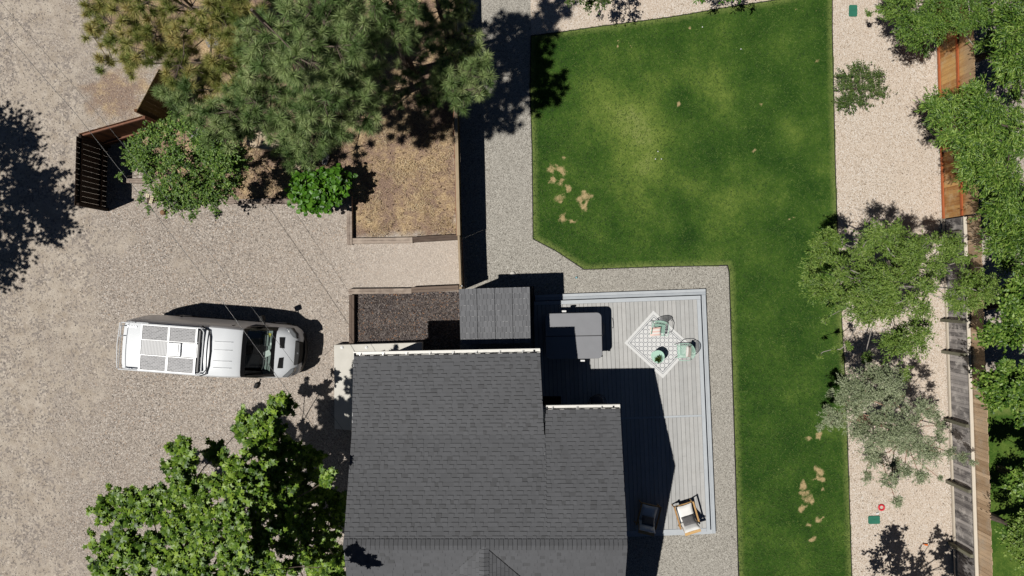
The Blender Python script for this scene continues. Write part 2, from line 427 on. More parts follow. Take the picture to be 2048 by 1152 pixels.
M['blade'] = leafmat('grass_blades', [A(34, 62, 22), A(72, 104, 40), A(128, 150, 70)], .2, .7)
M['pebbit'] = leafmat('loose_stones', [A(120, 110, 104), A(182, 168, 152), A(226, 214, 200)], .0, .9)
M['litter'] = leafmat('brown_leaf_litter', [A(70, 50, 38), A(124, 98, 74), A(168, 140, 108)], .0, .9)
M['green'] = plain('green_valve_lid', A(54, 122, 100), .6, var=.05)
M['red'] = plain('red_plastic_ring', (.62, .03, .05, 1), .4)
M['orange'] = plain('orange_plastic', (.75, .16, .02, 1), .5)
M['tile'] = plain('cream_tile', A(236, 222, 184), .5, var=.03)
M['terracotta'] = plain('brown_pot', (.22, .13, .07, 1), .8)
M['cable'] = plain('cable_sheath', (.10, .10, .10, 1), .35, metal=.6)
M['rubbermat'] = plain('black_door_mat', (.008, .008, .008, 1), .95)
M['blue'] = plain('blue_white_plastic', A(150, 200, 210), .4)

# ------------------------------------------------------------------ ground and its sheets
def in_poly(x, y, poly):
    x = np.asarray(x); y = np.asarray(y); ins = np.zeros(x.shape, bool); n = len(poly)
    for i in range(n):
        x1, y1 = poly[i]; x2, y2 = poly[(i + 1) % n]
        if y1 == y2: continue
        c = ((y1 > y) != (y2 > y)) & (x < (x2 - x1) * (y - y1) / (y2 - y1) + x1)
        ins ^= c
    return ins
def seg_dist(x, y, poly, closed=True):
    d = np.full(np.asarray(x).shape, 1e9); n = len(poly)
    for i in range(n if closed else n - 1):
        x1, y1 = poly[i]; x2, y2 = poly[(i + 1) % n]
        L2 = (x2 - x1) ** 2 + (y2 - y1) ** 2 + 1e-9
        t_ = np.clip(((x - x1) * (x2 - x1) + (y - y1) * (y2 - y1)) / L2, 0, 1)
        d = np.minimum(d, np.hypot(x - x1 - t_ * (x2 - x1), y - y1 - t_ * (y2 - y1)))
    return d
def vnoise(x, y, s, seed=0, oct_=4):
    r = np.random.default_rng(seed); out = np.zeros(x.shape); amp = 1; tot = 0
    for o in range(oct_):
        g = r.random((64, 64)); xx = (x * s) % 64; yy = (y * s) % 64
        i = np.floor(xx).astype(int) % 64; j = np.floor(yy).astype(int) % 64; fx = xx - np.floor(xx); fy = yy - np.floor(yy)
        fx = fx * fx * (3 - 2 * fx); fy = fy * fy * (3 - 2 * fy); i1 = (i + 1) % 64; j1 = (j + 1) % 64
        out += amp * ((g[i, j] * (1 - fx) + g[i1, j] * fx) * (1 - fy) + (g[i, j1] * (1 - fx) + g[i1, j1] * fx) * fy)
        tot += amp; amp *= .5; s *= 2.03
    return out / tot
S0 = H / F
def to_px(x, y): return x / S0 + 1024, 576 - y / S0
def grid_mesh(name, xs, ys, zf, mat, maskf, keep=None):
    X, Y = np.meshgrid(xs, ys); nx, ny = len(xs), len(ys)
    Z = zf(X, Y) if callable(zf) else np.full(X.shape, zf)
    co = np.stack([X, Y, Z], -1).reshape(-1, 3)
    idx = np.arange(nx * ny).reshape(ny, nx)
    q = np.stack([idx[:-1, :-1], idx[:-1, 1:], idx[1:, 1:], idx[1:, :-1]], -1).reshape(-1, 4)
    if keep is not None:
        cx = (X[:-1, :-1] + X[1:, 1:]) / 2; cy = (Y[:-1, :-1] + Y[1:, 1:]) / 2
        q = q[keep(cx, cy).reshape(-1)]
    me = bpy.data.meshes.new(name); me.from_pydata(co.tolist(), [], q.tolist()); me.update()
    px, py = to_px(X.ravel(), Y.ravel())
    rgb = maskf(px, py)
    a = me.color_attributes.new('mask', 'FLOAT_COLOR', 'POINT')
    a.data.foreach_set('color', np.column_stack([rgb, np.ones(len(px))]).astype(np.float32).ravel())
    return link_mesh(name, me, mat)

BED = [(180, -150), (915, -150), (918, 470), (700, 478), (696, 402), (480, 402), (330, 400), (300, 360), (262, 300), (300, 250), (315, 235), (270, 225), (315, 140), (330, 110), (240, 110), (200, 60), (180, 0)]
def gmask(px, py):
    n = vnoise(px, py, 1 / 60., 1); n2 = vnoise(px, py, 1 / 22., 2); n3 = vnoise(px + 500, py, 1 / 130., 3)
    ins = in_poly(px, py, BED); d = seg_dist(px, py, BED) * np.where(ins, 1, -1)
    dry = np.clip((d + 30 * (n2 - .5) + 4) / 14, 0, 1)
    # sandy tongue left of the fence
    sd_ = 1 - np.hypot((px - 235) / 75, (py - 190) / 75); dry = np.maximum(dry, np.clip(sd_ * 1.6 + (n2 - .5) * 1.8, 0, .8))
    # bare dirt lane on the far left
    lane = 1 - np.clip((px - (165 + 90 * (n3 - .5) * 2 + np.where(py > 560, (560 - py) * .12, 0))) / 95, -1, 1)
    dirt = np.clip(lane * .9 + (n - .5) * 2.6 + (n2 - .5) * 1.4 - .15, 0, 1)
    for cx, cy, rx, ry, k_ in ((45, 900, 26, 170, .9), (150, 660, 60, 55, .8), (215, 700, 40, 45, .7), (90, 610, 60, 40, .7), (60, 1090, 60, 60, .6), (210, 150, 70, 110, .8), (90, 200, 60, 40, .5)):
        dirt = np.maximum(dirt, np.clip(k_ * 1.5 * np.exp(-((px - cx) / rx) ** 2 - ((py - cy) / ry) ** 2) + (n2 - .5) * 1.6 - .2, 0, 1))
    dirt = np.where(px > 420, 0, dirt)
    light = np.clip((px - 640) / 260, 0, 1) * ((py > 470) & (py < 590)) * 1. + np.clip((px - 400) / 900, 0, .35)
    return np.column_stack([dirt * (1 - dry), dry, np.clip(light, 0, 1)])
def axis(lo, hi, step, far):
    a = np.arange(lo, hi, step)
    return np.concatenate([[-far, -80, -40], a, [40, 80, far]])
gx = axis(-22, 22.01, .09, 600); gy = axis(-13, 13.01, .09, 600)
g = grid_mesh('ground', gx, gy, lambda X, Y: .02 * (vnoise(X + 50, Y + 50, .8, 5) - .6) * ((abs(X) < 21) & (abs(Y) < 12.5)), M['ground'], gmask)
tag(g, kind='structure')

def sheet(name, pxpoly, z, mat, thick=.05, kind='structure'):
    m = MB(); pts = [P(x, y, z)[:2] for x, y in pxpoly]; m.prism(pts, z - thick, z)
    o = m.build(name, mat); tag(o, kind=kind); return o
LAWN = [(1062, 72), (1110, 66), (1200, 53), (1330, 36), (1380, 28), (1440, 17), (1560, -1), (1664, -22), (1664, 60), (1667, 200), (1670, 330), (1673, 430), (1680, 590), (1690, 760), (1697, 960), (1703, 1152), (1712, 1400), (1484, 1400), (1477, 1152), (1468, 850), (1458, 545), (1455, 531), (1300, 534), (1168, 539), (1112, 502), (1066, 478), (1064, 300), (1060, 180)]
SIDE = [(921, -300), (1058, -300), (1062, 72), (1060, 180), (1064, 300), (1066, 478), (1112, 502), (1168, 539), (1300, 534), (1455, 531), (1458, 545), (1468, 850), (1477, 1152), (1484, 1400), (921, 1400)]
PEBT = [(1058, -300), (1062, 72), (1110, 66), (1200, 53), (1330, 36), (1380, 28), (1440, 17), (1560, -1), (1664, -22), (1664, 60), (1667, 200), (1670, 330), (1673, 430), (1680, 590), (1690, 760), (1697, 960), (1703, 1152), (1712, 1400), (1925, 1400), (1912, 1152), (1900, 700), (1888, 440), (1870, 60), (1862, -300)]
sheet('gravel_path', SIDE, .022, M['side'])
sheet('pebble_strip', PEBT, .026, M['pebble'])
# lawn, a fine grid cut to its outline so it can carry the mottled growth
spots = [(1103, 340, 12), (1121, 342, 11), (1102, 362, 11), (1120, 366, 12), (1122, 398, 10), (1135, 380, 8), (1160, 398, 11), (1174, 394, 12), (1172, 406, 10), (1124, 434, 13), (1146, 440, 8), (1128, 318, 6), (1359, 211, 6), (1232, 87, 3), (1262, 85, 3), (1518, 208, 4), (1633, 125, 6), (1630, 23, 4), (1585, 18, 3), (1604, 18, 3), (1640, 28, 5), (1152, 110, 4), (1378, 55, 4), (1581, 432, 4), (1510, 300, 5),
         (1632, 940, 13), (1638, 955, 9), (1608, 968, 8), (1612, 985, 11), (1620, 1000, 12), (1608, 1015, 10), (1606, 960, 6), (1645, 975, 5), (1616, 1050, 6), (1622, 1078, 7), (1634, 868, 7), (1616, 875, 8), (1640, 1035, 5)]
hole = (1111, 353, 6)
pale = [(1250, 250, 95, .9), (1290, 310, 80, .7), (1430, 170, 55, .55), (1470, 230, 50, .4), (1590, 265, 32, .9), (1460, 390, 60, .55), (1300, 400, 70, .4), (1200, 190, 60, .3), (1440, 480, 70, .3), (1350, 80, 90, .15)]
dark = [(1360, 200, 34, .7), (1380, 310, 40, .5), (1375, 470, 26, .6), (1500, 250, 60, .4), (1150, 290, 60, .35), (1360, 420, 28, .4), (1580, 900, 60, .2)]
def lmask(px, py):
    r = np.zeros(len(px)); s = np.zeros(len(px)); qx, qy = px, py
    for x, y, q, k in pale: r += k * np.exp(-((px - x) ** 2 + (py - y) ** 2) / (2 * q * q * .6))
    for x, y, q, k in dark: r -= k * np.exp(-((px - x) ** 2 + (py - y) ** 2) / (2 * q * q * .6))
    px = qx + 26 * (vnoise(qx, qy, 1 / 16., 61) - .5); py = qy + 26 * (vnoise(qx, qy, 1 / 16., 62) - .5)
    for x, y, q in spots: s = np.maximum(s, 1.05 * np.exp(-((px - x) ** 2 + (py - y) ** 2) / (q * q * 1.0)))
    s -= 1.2 * np.exp(-((px - hole[0]) ** 2 + (py - hole[1]) ** 2) / (hole[2] ** 2))
    s -= .75 * (vnoise(qx, qy, 1 / 7., 63) - .45); px, py = qx, qy
    d = seg_dist(px, py, LAWN); e = np.clip(1 - d / 26, 0, 1) ** 1.5
    return np.column_stack([np.clip(r * .5 + .36, 0, 1), np.clip(s, 0, 1), e])
lawnw = [P(x, y)[:2] for x, y in LAWN]
lx = np.arange(.6, 13.2, .06); ly = np.arange(-15.5, 11.6, .06)
me_keep = lambda X, Y: in_poly(X, Y, lawnw)
lw = grid_mesh('lawn', lx, ly, lambda X, Y: .04 + .012 * vnoise(X + 20, Y + 20, 1.5, 8), M['lawn'], lmask, me_keep)
tag(lw, kind='structure')
e = MB()
for i in range(len(LAWN)):
    a, b = LAWN[i], LAWN[(i + 1) % len(LAWN)]
    if min(a[1], b[1]) > 1200: continue
    e.bar(P(a[0], a[1], .03), P(b[0], b[1], .03), .03, .06)
tag(e.build('lawn_edging', M['edging']), kind='structure')
# neighbour's ground
NL = [(1955, 800), (2500, 800), (2500, 1400), (1955, 1400)]
nlw = [P(x, y)[:2] for x, y in NL]
nl = grid_mesh('neighbour_lawn', np.arange(17.75, 26, .15), np.arange(-14, -4.3, .15), .02, M['lawn'],
               lambda px, py: np.column_stack([.62 + 0 * px, 0 * px, np.clip(1 - (py - 815) / 25, 0, 1)]))
tag(nl, kind='structure')
sheet('mulch_bed', [(706, 586), (919, 583), (919, 700), (706, 700)], .03, M['mulch'])

# ------------------------------------------------------------------ leaf engine
def leaf_object(name, cen, nrm, size, tv, tf, rnd, mat, parent, roll=None, curl=0):
    N = len(cen); tv = np.asarray(tv, float); k = len(tv)
    nrm = nrm / np.linalg.norm(nrm, axis=1, keepdims=True)
    rr = RNG.normal(size=(N, 3)) if roll is None else roll
    u = rr - (rr * nrm).sum(1, keepdims=True) * nrm; u /= (np.linalg.norm(u, axis=1, keepdims=True) + 1e-9)
    v = np.cross(nrm, u)
    V = cen[:, None, :] + size[:, None, None] * (tv[None, :, 0:1] * u[:, None, :] + tv[None, :, 1:2] * v[:, None, :] + tv[None, :, 2:3] * nrm[:, None, :])
    V = V.reshape(-1, 3)
    L = sum(len(f) for f in tf); nf = len(tf)
    flat = np.concatenate([np.asarray(f) for f in tf])
    loops = (np.arange(N)[:, None] * k + flat[None, :]).ravel()
    starts = np.concatenate([[0], np.cumsum([len(f) for f in tf])[:-1]])
    ls = (np.arange(N)[:, None] * L + starts[None, :]).ravel()
    me = bpy.data.meshes.new(name)
    me.vertices.add(len(V)); me.vertices.foreach_set('co', V.astype(np.float32).ravel())
    me.loops.add(len(loops)); me.loops.foreach_set('vertex_index', loops.astype(np.int32))
    me.polygons.add(N * nf); me.polygons.foreach_set('loop_start', ls.astype(np.int32))
    try: me.polygons.foreach_set('loop_total', np.tile([len(f) for f in tf], N).astype(np.int32))
    except Exception: pass
    me.update(calc_edges=True); me.validate()
    a = me.attributes.new('rnd', 'FLOAT', 'FACE'); a.data.foreach_set('value', np.repeat(rnd, nf).astype(np.float32))
    return link_mesh(name, me, mat, parent)
def star_leaf(n=5, inner=.5):
    vs = [(0, 0, 0)]; fs = []
    for i in range(2 * n):
        a = math.pi * i / n; r = 1. if i % 2 == 0 else inner
        if i == n and n % 2 == 1: r = .6
        vs.append((r * math.cos(a), r * math.sin(a), -.18 * r))
    for i in range(n):
        fs.append((0, 1 + (2 * i - 1) % (2 * n), 1 + 2 * i, 1 + (2 * i + 1) % (2 * n)))
    return vs, fs
T_STAR = star_leaf(5, .48)
T_OVAL = ([(0, 0, 0), (.5, .34, .08), (1, 0, -.1), (.5, -.34, .08)], [(0, 1, 2), (0, 2, 3)])
T_LANCE = ([(0, 0, 0), (.45, .17, .06), (1, 0, -.12), (.45, -.17, .06)], [(0, 1, 2), (0, 2, 3)])
T_HEART = ([(0, 0, 0), (.2, .5, .1), (.75, .38, .08), (1, 0, -.15), (.75, -.38, .08), (.2, -.5, .1)], [(0, 1, 2, 3), (0, 3, 4, 5)])
T_LEAF = ([(0, 0, 0), (.5, .13, .05), (1, 0, -.12), (.5, -.13, .05)], [(0, 1, 2), (0, 2, 3)])
T_NEEDLE = ([(0, .5, 0), (0, -.5, 0), (1, 0, 0)], [(0, 1, 2)])
T_COMPOUND = ([], [])
for i, (x, sgn) in enumerate([(.15, 1), (.15, -1), (.38, 1), (.38, -1), (.6, 1), (.6, -1), (.8, 0)]):
    b = len(T_COMPOUND[0]); a = sgn * math.radians(52) if sgn else 0; L_ = .42
    dx, dy = math.cos(a) * L_, math.sin(a) * L_; nx_, ny_ = -dy * .2, dx * .2
    T_COMPOUND[0].extend([(x, 0, 0), (x + dx / 2 + nx_, dy / 2 + ny_, .03), (x + dx, dy, -.05), (x + dx / 2 - nx_, dy / 2 - ny_, .03)])
    T_COMPOUND[1].append((b, b + 1, b + 2, b + 3))
def sphere_dirs(n, up=.35):
    d = RNG.normal(size=(n, 3)); d /= np.linalg.norm(d, axis=1, keepdims=True); d[:, 2] = d[:, 2] * .8 + up
    return d / np.linalg.norm(d, axis=1, keepdims=True)

def poly_lobes(poly, spacing, ztop, zlow, center, R, keep=.92, jz=.35, seed=1, inset=9):
    """lobe centres spread through a crown whose plan outline is given in photo pixels"""
    rng = np.random.default_rng(seed); xs = [p[0] for p in poly]; ys = [p[1] for p in poly]; out = []
    for _ in range(5000):
        x = rng.uniform(min(xs), max(xs)); y = rng.uniform(min(ys), max(ys))
        if not in_poly(np.array([x]), np.array([y]), poly)[0]: continue
        if inset and seg_dist(np.array([x]), np.array([y]), poly)[0] < inset: continue
        if any((x - a) ** 2 + (y - b) ** 2 < spacing ** 2 for a, b, _ in out): continue
        d = math.hypot(x - center[0], y - center[1]) / R
        z = zlow + (ztop - zlow) * math.sqrt(max(0, 1 - min(1, d) ** 2)) + rng.normal() * jz
        out.append((x, y, z))
    out = [o for o in out if rng.random() < keep]
    return out

def stem(base, lobes, k):
    """foot of the trunk: drawn toward the plumb line below the highest lobes"""
    q = sorted(lobes, key=lambda l: -l[2])[:max(3, len(lobes) // 3)]; m = sum((P(*l[:3]) for l in q), Vector()) / len(q)
    g = P(base[0], base[1], 0).lerp(m, k); return Vector((g.x, g.y, 0))
def branches(tb, b, tp, th, C, trunk_r, twig, droop=0):
    """limbs that fork outward: every lobe hangs from a nearer lobe or from the trunk"""
    order = sorted(range(len(C)), key=lambda i: math.hypot(C[i].x - b.x, C[i].y - b.y)); par = {}; cnt = {i: 1 for i in order}
    for n_, i in enumerate(order):
        d0 = math.hypot(C[i].x - b.x, C[i].y - b.y); best = None; bd_ = d0 * .55 + .2
        for j in order[:n_]:
            dj = math.hypot(C[j].x - b.x, C[j].y - b.y)
            if dj > d0 - .15: continue
            ux, uy = (C[i].x - b.x) / (d0 + 1e-6), (C[i].y - b.y) / (d0 + 1e-6); lat = abs((C[j].x - b.x) * uy - (C[j].y - b.y) * ux)
            dd = (C[i] - C[j]).length * .6 + lat * 1.6 + max(0, C[j].z - C[i].z) * .5
            if dd < bd_: bd_ = dd; best = j
        par[i] = best
    for i in reversed(order):
        if par[i] is not None: cnt[par[i]] += cnt[i]
    dn = lambda i: C[i] - Vector((0, 0, .12 + .035 * min(8, cnt[i])))
    for i in order:
        e_ = dn(i); r1 = min(trunk_r * .5, twig * .8 * math.sqrt(cnt[i]) + .002)
        if par[i] is None:
            h = max(.3, min(th * .95, e_.z - .35 * math.hypot(e_.x - b.x, e_.y - b.y) * random.uniform(.6, 1.1))); q = h / th * 5; k = min(4, int(q)); s = tp[k].lerp(tp[k + 1], q - k); r0 = r1 * 1.25
        else: s = dn(par[i]); r0 = min(trunk_r * .45, twig * .8 * math.sqrt(cnt[par[i]]))
        m1 = s.lerp(e_, .5) + Vector((random.uniform(-.1, .1), random.uniform(-.1, .1), random.uniform(-.1, .08) - droop))
        tb.tube([s, m1, e_], [r0, (r0 + r1) / 2, r1], 6)

def make_tree(name, label, cat, base, lobes, lr, n_leaf, size, tmpl, mat, bark, trunk_r=.14, group=None, flat=.55, lower=.6, top=None, twig=.012, clump=0):
    """trunk with limbs reaching every lobe, crown of single leaves around twig clumps"""
    b = stem(base, lobes, .5); root = empty(name, b, 0, label, cat, group)
    L = [(P(x, y, z), r) for (x, y, z), r in zip([l[:3] for l in lobes], [l[3] if len(l) > 3 else lr * random.choice((.6, .8, 1., 1.15, 1.35)) for l in lobes])]
    zt = max(c.z for c, r in L) if top is None else top
    tb = MB(b)
    lean = Vector((random.uniform(-.15, .15), random.uniform(-.15, .15), 0))
    tp = [b + lean * (k / 5.) * 2 + Vector((random.uniform(-.04, .04), random.uniform(-.04, .04), zt * .8 * k / 5.)) for k in range(6)]
    tb.tube(tp, [trunk_r * (1.25 if k == 0 else 1 - .16 * k) for k in range(6)], 8)
    branches(tb, b, tp, zt * .8, [c for c, r in L], trunk_r, twig, droop=.0)
    for c, r in L:
        for _ in range(3):
            d = Vector((random.gauss(0, 1), random.gauss(0, 1), random.gauss(.1, .4))).normalized()
            tb.tube([c - Vector((0, 0, r * .2)), c + d * r * .4, c + d * r * .85], [twig * .6, twig * .45, twig * .25], 4)
    tb.build('trunk', bark, root)
    cen = []; nr = []; rl = []
    tot = sum(r * r for c, r in L)
    for c, r in L:
        n = max(10, int(n_leaf * r * r / tot)); d = sphere_dirs(n, .25)
        if clump:
            kk = max(3, n // clump); sd_ = sphere_dirs(kk, .25) * np.array([1, 1, .75]); org = RNG.normal(size=(kk, 3)) * r * .28 * np.array([1, 1, flat])
            o2 = np.array([c.x - b.x, c.y - b.y, 0.]); o2 /= (np.linalg.norm(o2) + 1e-6); sd_ = sd_ + o2 * .35
            ln_ = r * RNG.uniform(.35, 1.05, (kk, 1)); ix = RNG.integers(0, kk, n); tt = RNG.random((n, 1)) ** .7
            sid = np.cross(sd_[ix], np.array([0, 0, 1.])); sid /= (np.linalg.norm(sid, axis=1, keepdims=True) + 1e-6); sg = RNG.choice([-1., 1.], (n, 1))
            off = sd_[ix] * (.35 + tt) + sid * sg * 1.05 * (1.05 - .6 * tt) + RNG.normal(size=(n, 3)) * .18
            p = org[ix] + sd_[ix] * ln_[ix] * tt * np.array([1, 1, flat]) + RNG.normal(size=(n, 3)) * size * .25
            sn = RNG.normal(size=(kk, 3)) * .22; nn = np.array([0, 0, .85]) + sn[ix] + d * .18 + RNG.normal(size=(n, 3)) * .22
            rl.append(np.hstack([off]))
        else:
            p = d * r * (RNG.random((n, 1)) ** .45) * np.array([1, 1, flat]); nn = d * .45 + np.array([0, 0, .6]) + RNG.normal(size=(n, 3)) * .4
            rl.append(d)
        cen.append(p + np.array(c) - np.array(b)); nr.append(nn)
    cen = np.vstack(cen); nr = np.vstack(nr); rl = np.vstack(rl) + RNG.normal(size=cen.shape) * .02
    leaf_object('crown', cen, nr, size * RNG.uniform(.7, 1.25, len(cen)), tmpl[0], tmpl[1], RNG.random(len(cen)), mat, root, roll=rl if clump else None)
    return root

def make_pine(label, base, lobes, mat, trunk_r=.2, tufts=10, needles=150, group='ponderosa pines in the front bed', dead=6, pull=.8):
    b = stem(base, lobes, pull); root = empty('pine_tree', b, 0, label, 'tree', group)
    L = [P(x, y, z) for x, y, z in lobes]; zt = max(c.z for c in L)
    tb = MB(b); tp = [b + Vector((random.uniform(-.05, .05), random.uniform(-.05, .05), zt * 1.0 * k / 5.)) for k in range(6)]
    tb.tube(tp, [trunk_r * (1.2 if k == 0 else 1 - .17 * k) for k in range(6)], 9)
    C = []; D = []
    branches(tb, b, tp, zt, L, trunk_r, .016, .05)
    for c in L:
        out = Vector((c.x - b.x, c.y - b.y, 0)); out = out.normalized() if out.length > .2 else Vector((random.uniform(-1, 1), random.uniform(-1, 1), 0)).normalized()
        for k in range(tufts):
            a = random.uniform(-2.6, 2.6); dv = Matrix.Rotation(a, 3, 'Z') @ out
            tip = c + dv * random.uniform(.08, .55) + Vector((0, 0, random.uniform(-.28, .22)))
            tb.tube([c - Vector((0, 0, .12)) - out * .15, tip.lerp(c, .4) - Vector((0, 0, .06)), tip], [.012, .009, .006], 4)
            C.append(tip); D.append((dv * .55 + Vector((random.gauss(0, .15), random.gauss(0, .15), random.uniform(.45, .9)))).normalized())
    for _ in range(dead):       # bare grey twigs
        c = random.choice(L); p = c + Vector((random.uniform(-.2, .2), random.uniform(-.2, .2), .22)); a = random.uniform(0, 6.28)
        for s_ in (-.5, 0, .5, .9):
            q = p + Vector((math.cos(a + s_), math.sin(a + s_), .05)) * random.uniform(.2, .45)
            tb.tube([p, p.lerp(q, .5) + Vector((0, 0, .05)), q], [.011, .008, .004], 4)
    tb.build('trunk', M['bark'], root)
    N = len(C); C = np.array(C) - np.array(b); D = np.array(D)
    ti = np.repeat(np.arange(N), needles)
    d = RNG.normal(size=(len(ti), 3)); d /= np.linalg.norm(d, axis=1, keepdims=True)
    d = d * .95 + D[ti] * .5; d /= np.linalg.norm(d, axis=1, keepdims=True)
    ln = RNG.uniform(.19, .32, len(ti)); rnd = np.clip(RNG.random(N)[ti] * .75 + RNG.random(len(ti)) * .4, 0, 1)
    # needles: local x along d, width fixed
    side = np.cross(d, RNG.normal(size=d.shape)); side /= np.linalg.norm(side, axis=1, keepdims=True)
    base_ = C[ti] - D[ti] * RNG.uniform(0, .1, (len(ti), 1)); wd = .0078
    V = np.stack([base_ + side * wd, base_ - side * wd, base_ + d * ln[:, None] - np.array([0, 0, .03])], 1).reshape(-1, 3)
    me = bpy.data.meshes.new('crown'); n3 = len(V)
    me.vertices.add(n3); me.vertices.foreach_set('co', V.astype(np.float32).ravel())
    me.loops.add(n3); me.loops.foreach_set('vertex_index', np.arange(n3, dtype=np.int32))
    me.polygons.add(n3 // 3); me.polygons.foreach_set('loop_start', np.arange(0, n3, 3, dtype=np.int32))
    try: me.polygons.foreach_set('loop_total', np.full(n3 // 3, 3, dtype=np.int32))
    except Exception: pass
    me.update(calc_edges=True)
    a = me.attributes.new('rnd', 'FLOAT', 'FACE'); a.data.foreach_set('value', rnd.astype(np.float32))
    link_mesh('crown', me, mat, root)
    return root
# ------------------------------------------------------------------ house
def lerp(a, b, t): return a + (b - a) * t
def shingled(mb, A0, B0, A1, B1, rows, wmin=.10, wmax=.22):
    """courses of laminated tabs: A0-B0 is the eave (left, right), A1-B1 the upper edge"""
    A0, B0, A1, B1 = map(Vector, (A0, B0, A1, B1)); nrm = (B0 - A0).cross(A1 - A0).normalized()
    if nrm.z < 0: nrm = -nrm
    for i in range(rows):
        t0 = i / rows; t1 = (i + 1) / rows
        a0, b0 = A0.lerp(A1, t0), B0.lerp(B1, t0); a1, b1 = A0.lerp(A1, t1), B0.lerp(B1, t1)
        W = (b0 - a0).length; x = -random.uniform(0, .2); up = False
        while x < W:
            wd = random.uniform(wmin, wmax); s0 = max(0, x) / W; s1 = min(W, x + wd) / W; x += wd
            if s1 - s0 < .02 / W: continue
            up = (not up) if random.random() < .85 else up
            h0 = .024 if up else .011
            q = [a0.lerp(b0, s0) + nrm * h0, a0.lerp(b0, s1) + nrm * h0, a1.lerp(b1, s1) + nrm * .004, a1.lerp(b1, s0) + nrm * .004]
            rv = random.uniform(.5, .72) if random.random() < .95 else random.uniform(.2, .3)
            mb.add(q, [(0, 1, 2, 3)], rv)
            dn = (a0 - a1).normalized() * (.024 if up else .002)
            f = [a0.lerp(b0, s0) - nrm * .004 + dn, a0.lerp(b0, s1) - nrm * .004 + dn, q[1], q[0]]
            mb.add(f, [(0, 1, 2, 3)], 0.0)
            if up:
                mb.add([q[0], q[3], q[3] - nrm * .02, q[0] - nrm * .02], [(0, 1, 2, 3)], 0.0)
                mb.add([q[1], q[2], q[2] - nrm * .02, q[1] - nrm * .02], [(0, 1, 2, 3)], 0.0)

XL, XR = -5.135, 3.505
ZE, ZH, ZR = 3.85, 4.143, 5.30
YR = -7.795
EL1 = P(707, 713, ZE); ER1 = P(1080, 706, ZE); HL = Vector((XL, -4.72, ZH)); HR = Vector((1.03, -4.70, ZH))
RL = Vector((XL + .02, YR - .02, ZR)); RR = Vector((XR, YR, ZR)); EL2 = P(1090, 820, ZE); ER2 = P(1240, 818, ZE)
house = empty('house', (0, -8, 0), 0, 'single storey house with a dark grey shingle gable roof beside the grey deck', 'house')
def hb(): return MB((0, -8, 0))
rf = hb()
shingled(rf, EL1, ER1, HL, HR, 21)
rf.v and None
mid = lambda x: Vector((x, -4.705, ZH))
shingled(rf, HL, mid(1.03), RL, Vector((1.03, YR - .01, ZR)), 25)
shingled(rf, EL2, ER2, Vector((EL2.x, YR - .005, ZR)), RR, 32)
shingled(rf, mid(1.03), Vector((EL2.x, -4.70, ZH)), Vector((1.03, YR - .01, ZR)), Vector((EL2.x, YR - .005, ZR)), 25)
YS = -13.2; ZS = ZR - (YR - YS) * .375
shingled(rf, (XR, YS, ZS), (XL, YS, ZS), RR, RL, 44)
# ridge caps
n = 62
for i in range(n):
    x0 = lerp(RL.x, RR.x, i / n); x1 = lerp(RL.x, RR.x, (i + 1) / n) - .012
    for s in (-1, 1):
        q = [(x0, YR, ZR + .05), (x1, YR, ZR + .04), (x1, YR + s * .17, ZR - .03), (x0, YR + s * .17, ZR - .02)]
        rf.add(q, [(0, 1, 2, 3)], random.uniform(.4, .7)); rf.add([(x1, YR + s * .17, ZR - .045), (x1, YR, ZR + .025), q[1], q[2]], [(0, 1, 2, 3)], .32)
# cross gable running south from the ridge
GX = P(968, 1105, ZR).x
gtop = Vector((GX, YR - .1, ZR - .01)); gend = Vector((GX, YS - 1.5, ZR - .03))
wl = 2.4
for s in (-1, 1):
    e0 = Vector((GX + s * .02, YR - .15, ZR - .03)); dz = .375
    for i in range(26):
        u0 = i * .125; u1 = (i + 1) * .125; y0 = YR - u1 - .02; first = True
        while y0 > YS - .5:
            y1 = y0 - random.uniform(.1, .28); z0 = ZR - u0 * dz; z1 = ZR - u1 * dz; x0 = GX + s * u0; x1 = GX + s * u1
            rf.add([(x0, y0 + (.125 if first else 0), z0 + .03), (x1, y0, z1 + .045), (x1, y1 + .004, z1 + .045), (x0, y1 + .004, z0 + .03)], [(0, 1, 2, 3)], random.uniform(.4, .8))
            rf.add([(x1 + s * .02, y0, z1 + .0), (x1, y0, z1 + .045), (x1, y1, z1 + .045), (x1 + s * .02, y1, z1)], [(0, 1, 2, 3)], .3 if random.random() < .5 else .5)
            y0 = y1; first = False
    for j in range(24):
        y0 = YR - .12 - j * .13
        rf.add([(GX, y0, ZR + .05), (GX, y0 - .12, ZR + .042), (GX + s * .15, y0 - .12, ZR - .012), (GX + s * .15, y0, ZR)], [(0, 1, 2, 3)], random.uniform(.3, .8))
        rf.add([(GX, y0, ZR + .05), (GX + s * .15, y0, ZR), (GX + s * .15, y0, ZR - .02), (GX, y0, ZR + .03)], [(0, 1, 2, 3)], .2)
# deck board under the shingles, so the slopes are solid
def slab(mb, q, th, r=.5):
    q = [Vector(v) for v in q]; d = Vector((0, 0, -th)); top = [v - Vector((0, 0, .02)) for v in q]; bt = [v + d for v in top]
    mb.add(top + bt, [(0, 1, 2, 3), (7, 6, 5, 4)] + [(i, 4 + i, 4 + (i + 1) % 4, (i + 1) % 4) for i in range(4)], r)
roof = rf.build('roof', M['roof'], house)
fb = hb()
slab(fb, [EL1, ER1, (1.03, -4.70, ZH), HL], .16); slab(fb, [HL, (1.03, -4.705, ZH), (1.03, YR, ZR), RL], .16)
slab(fb, [EL2, ER2, RR, (EL2.x, YR, ZR)], .16); slab(fb, [(1.031, -4.71, ZH - .002), (EL2.x, -4.71, ZH - .002), (EL2.x, YR, ZR - .002), (1.031, YR, ZR - .002)], .15)
slab(fb, [(XL, YS, ZS), (XR, YS, ZS), RR, RL], .16)
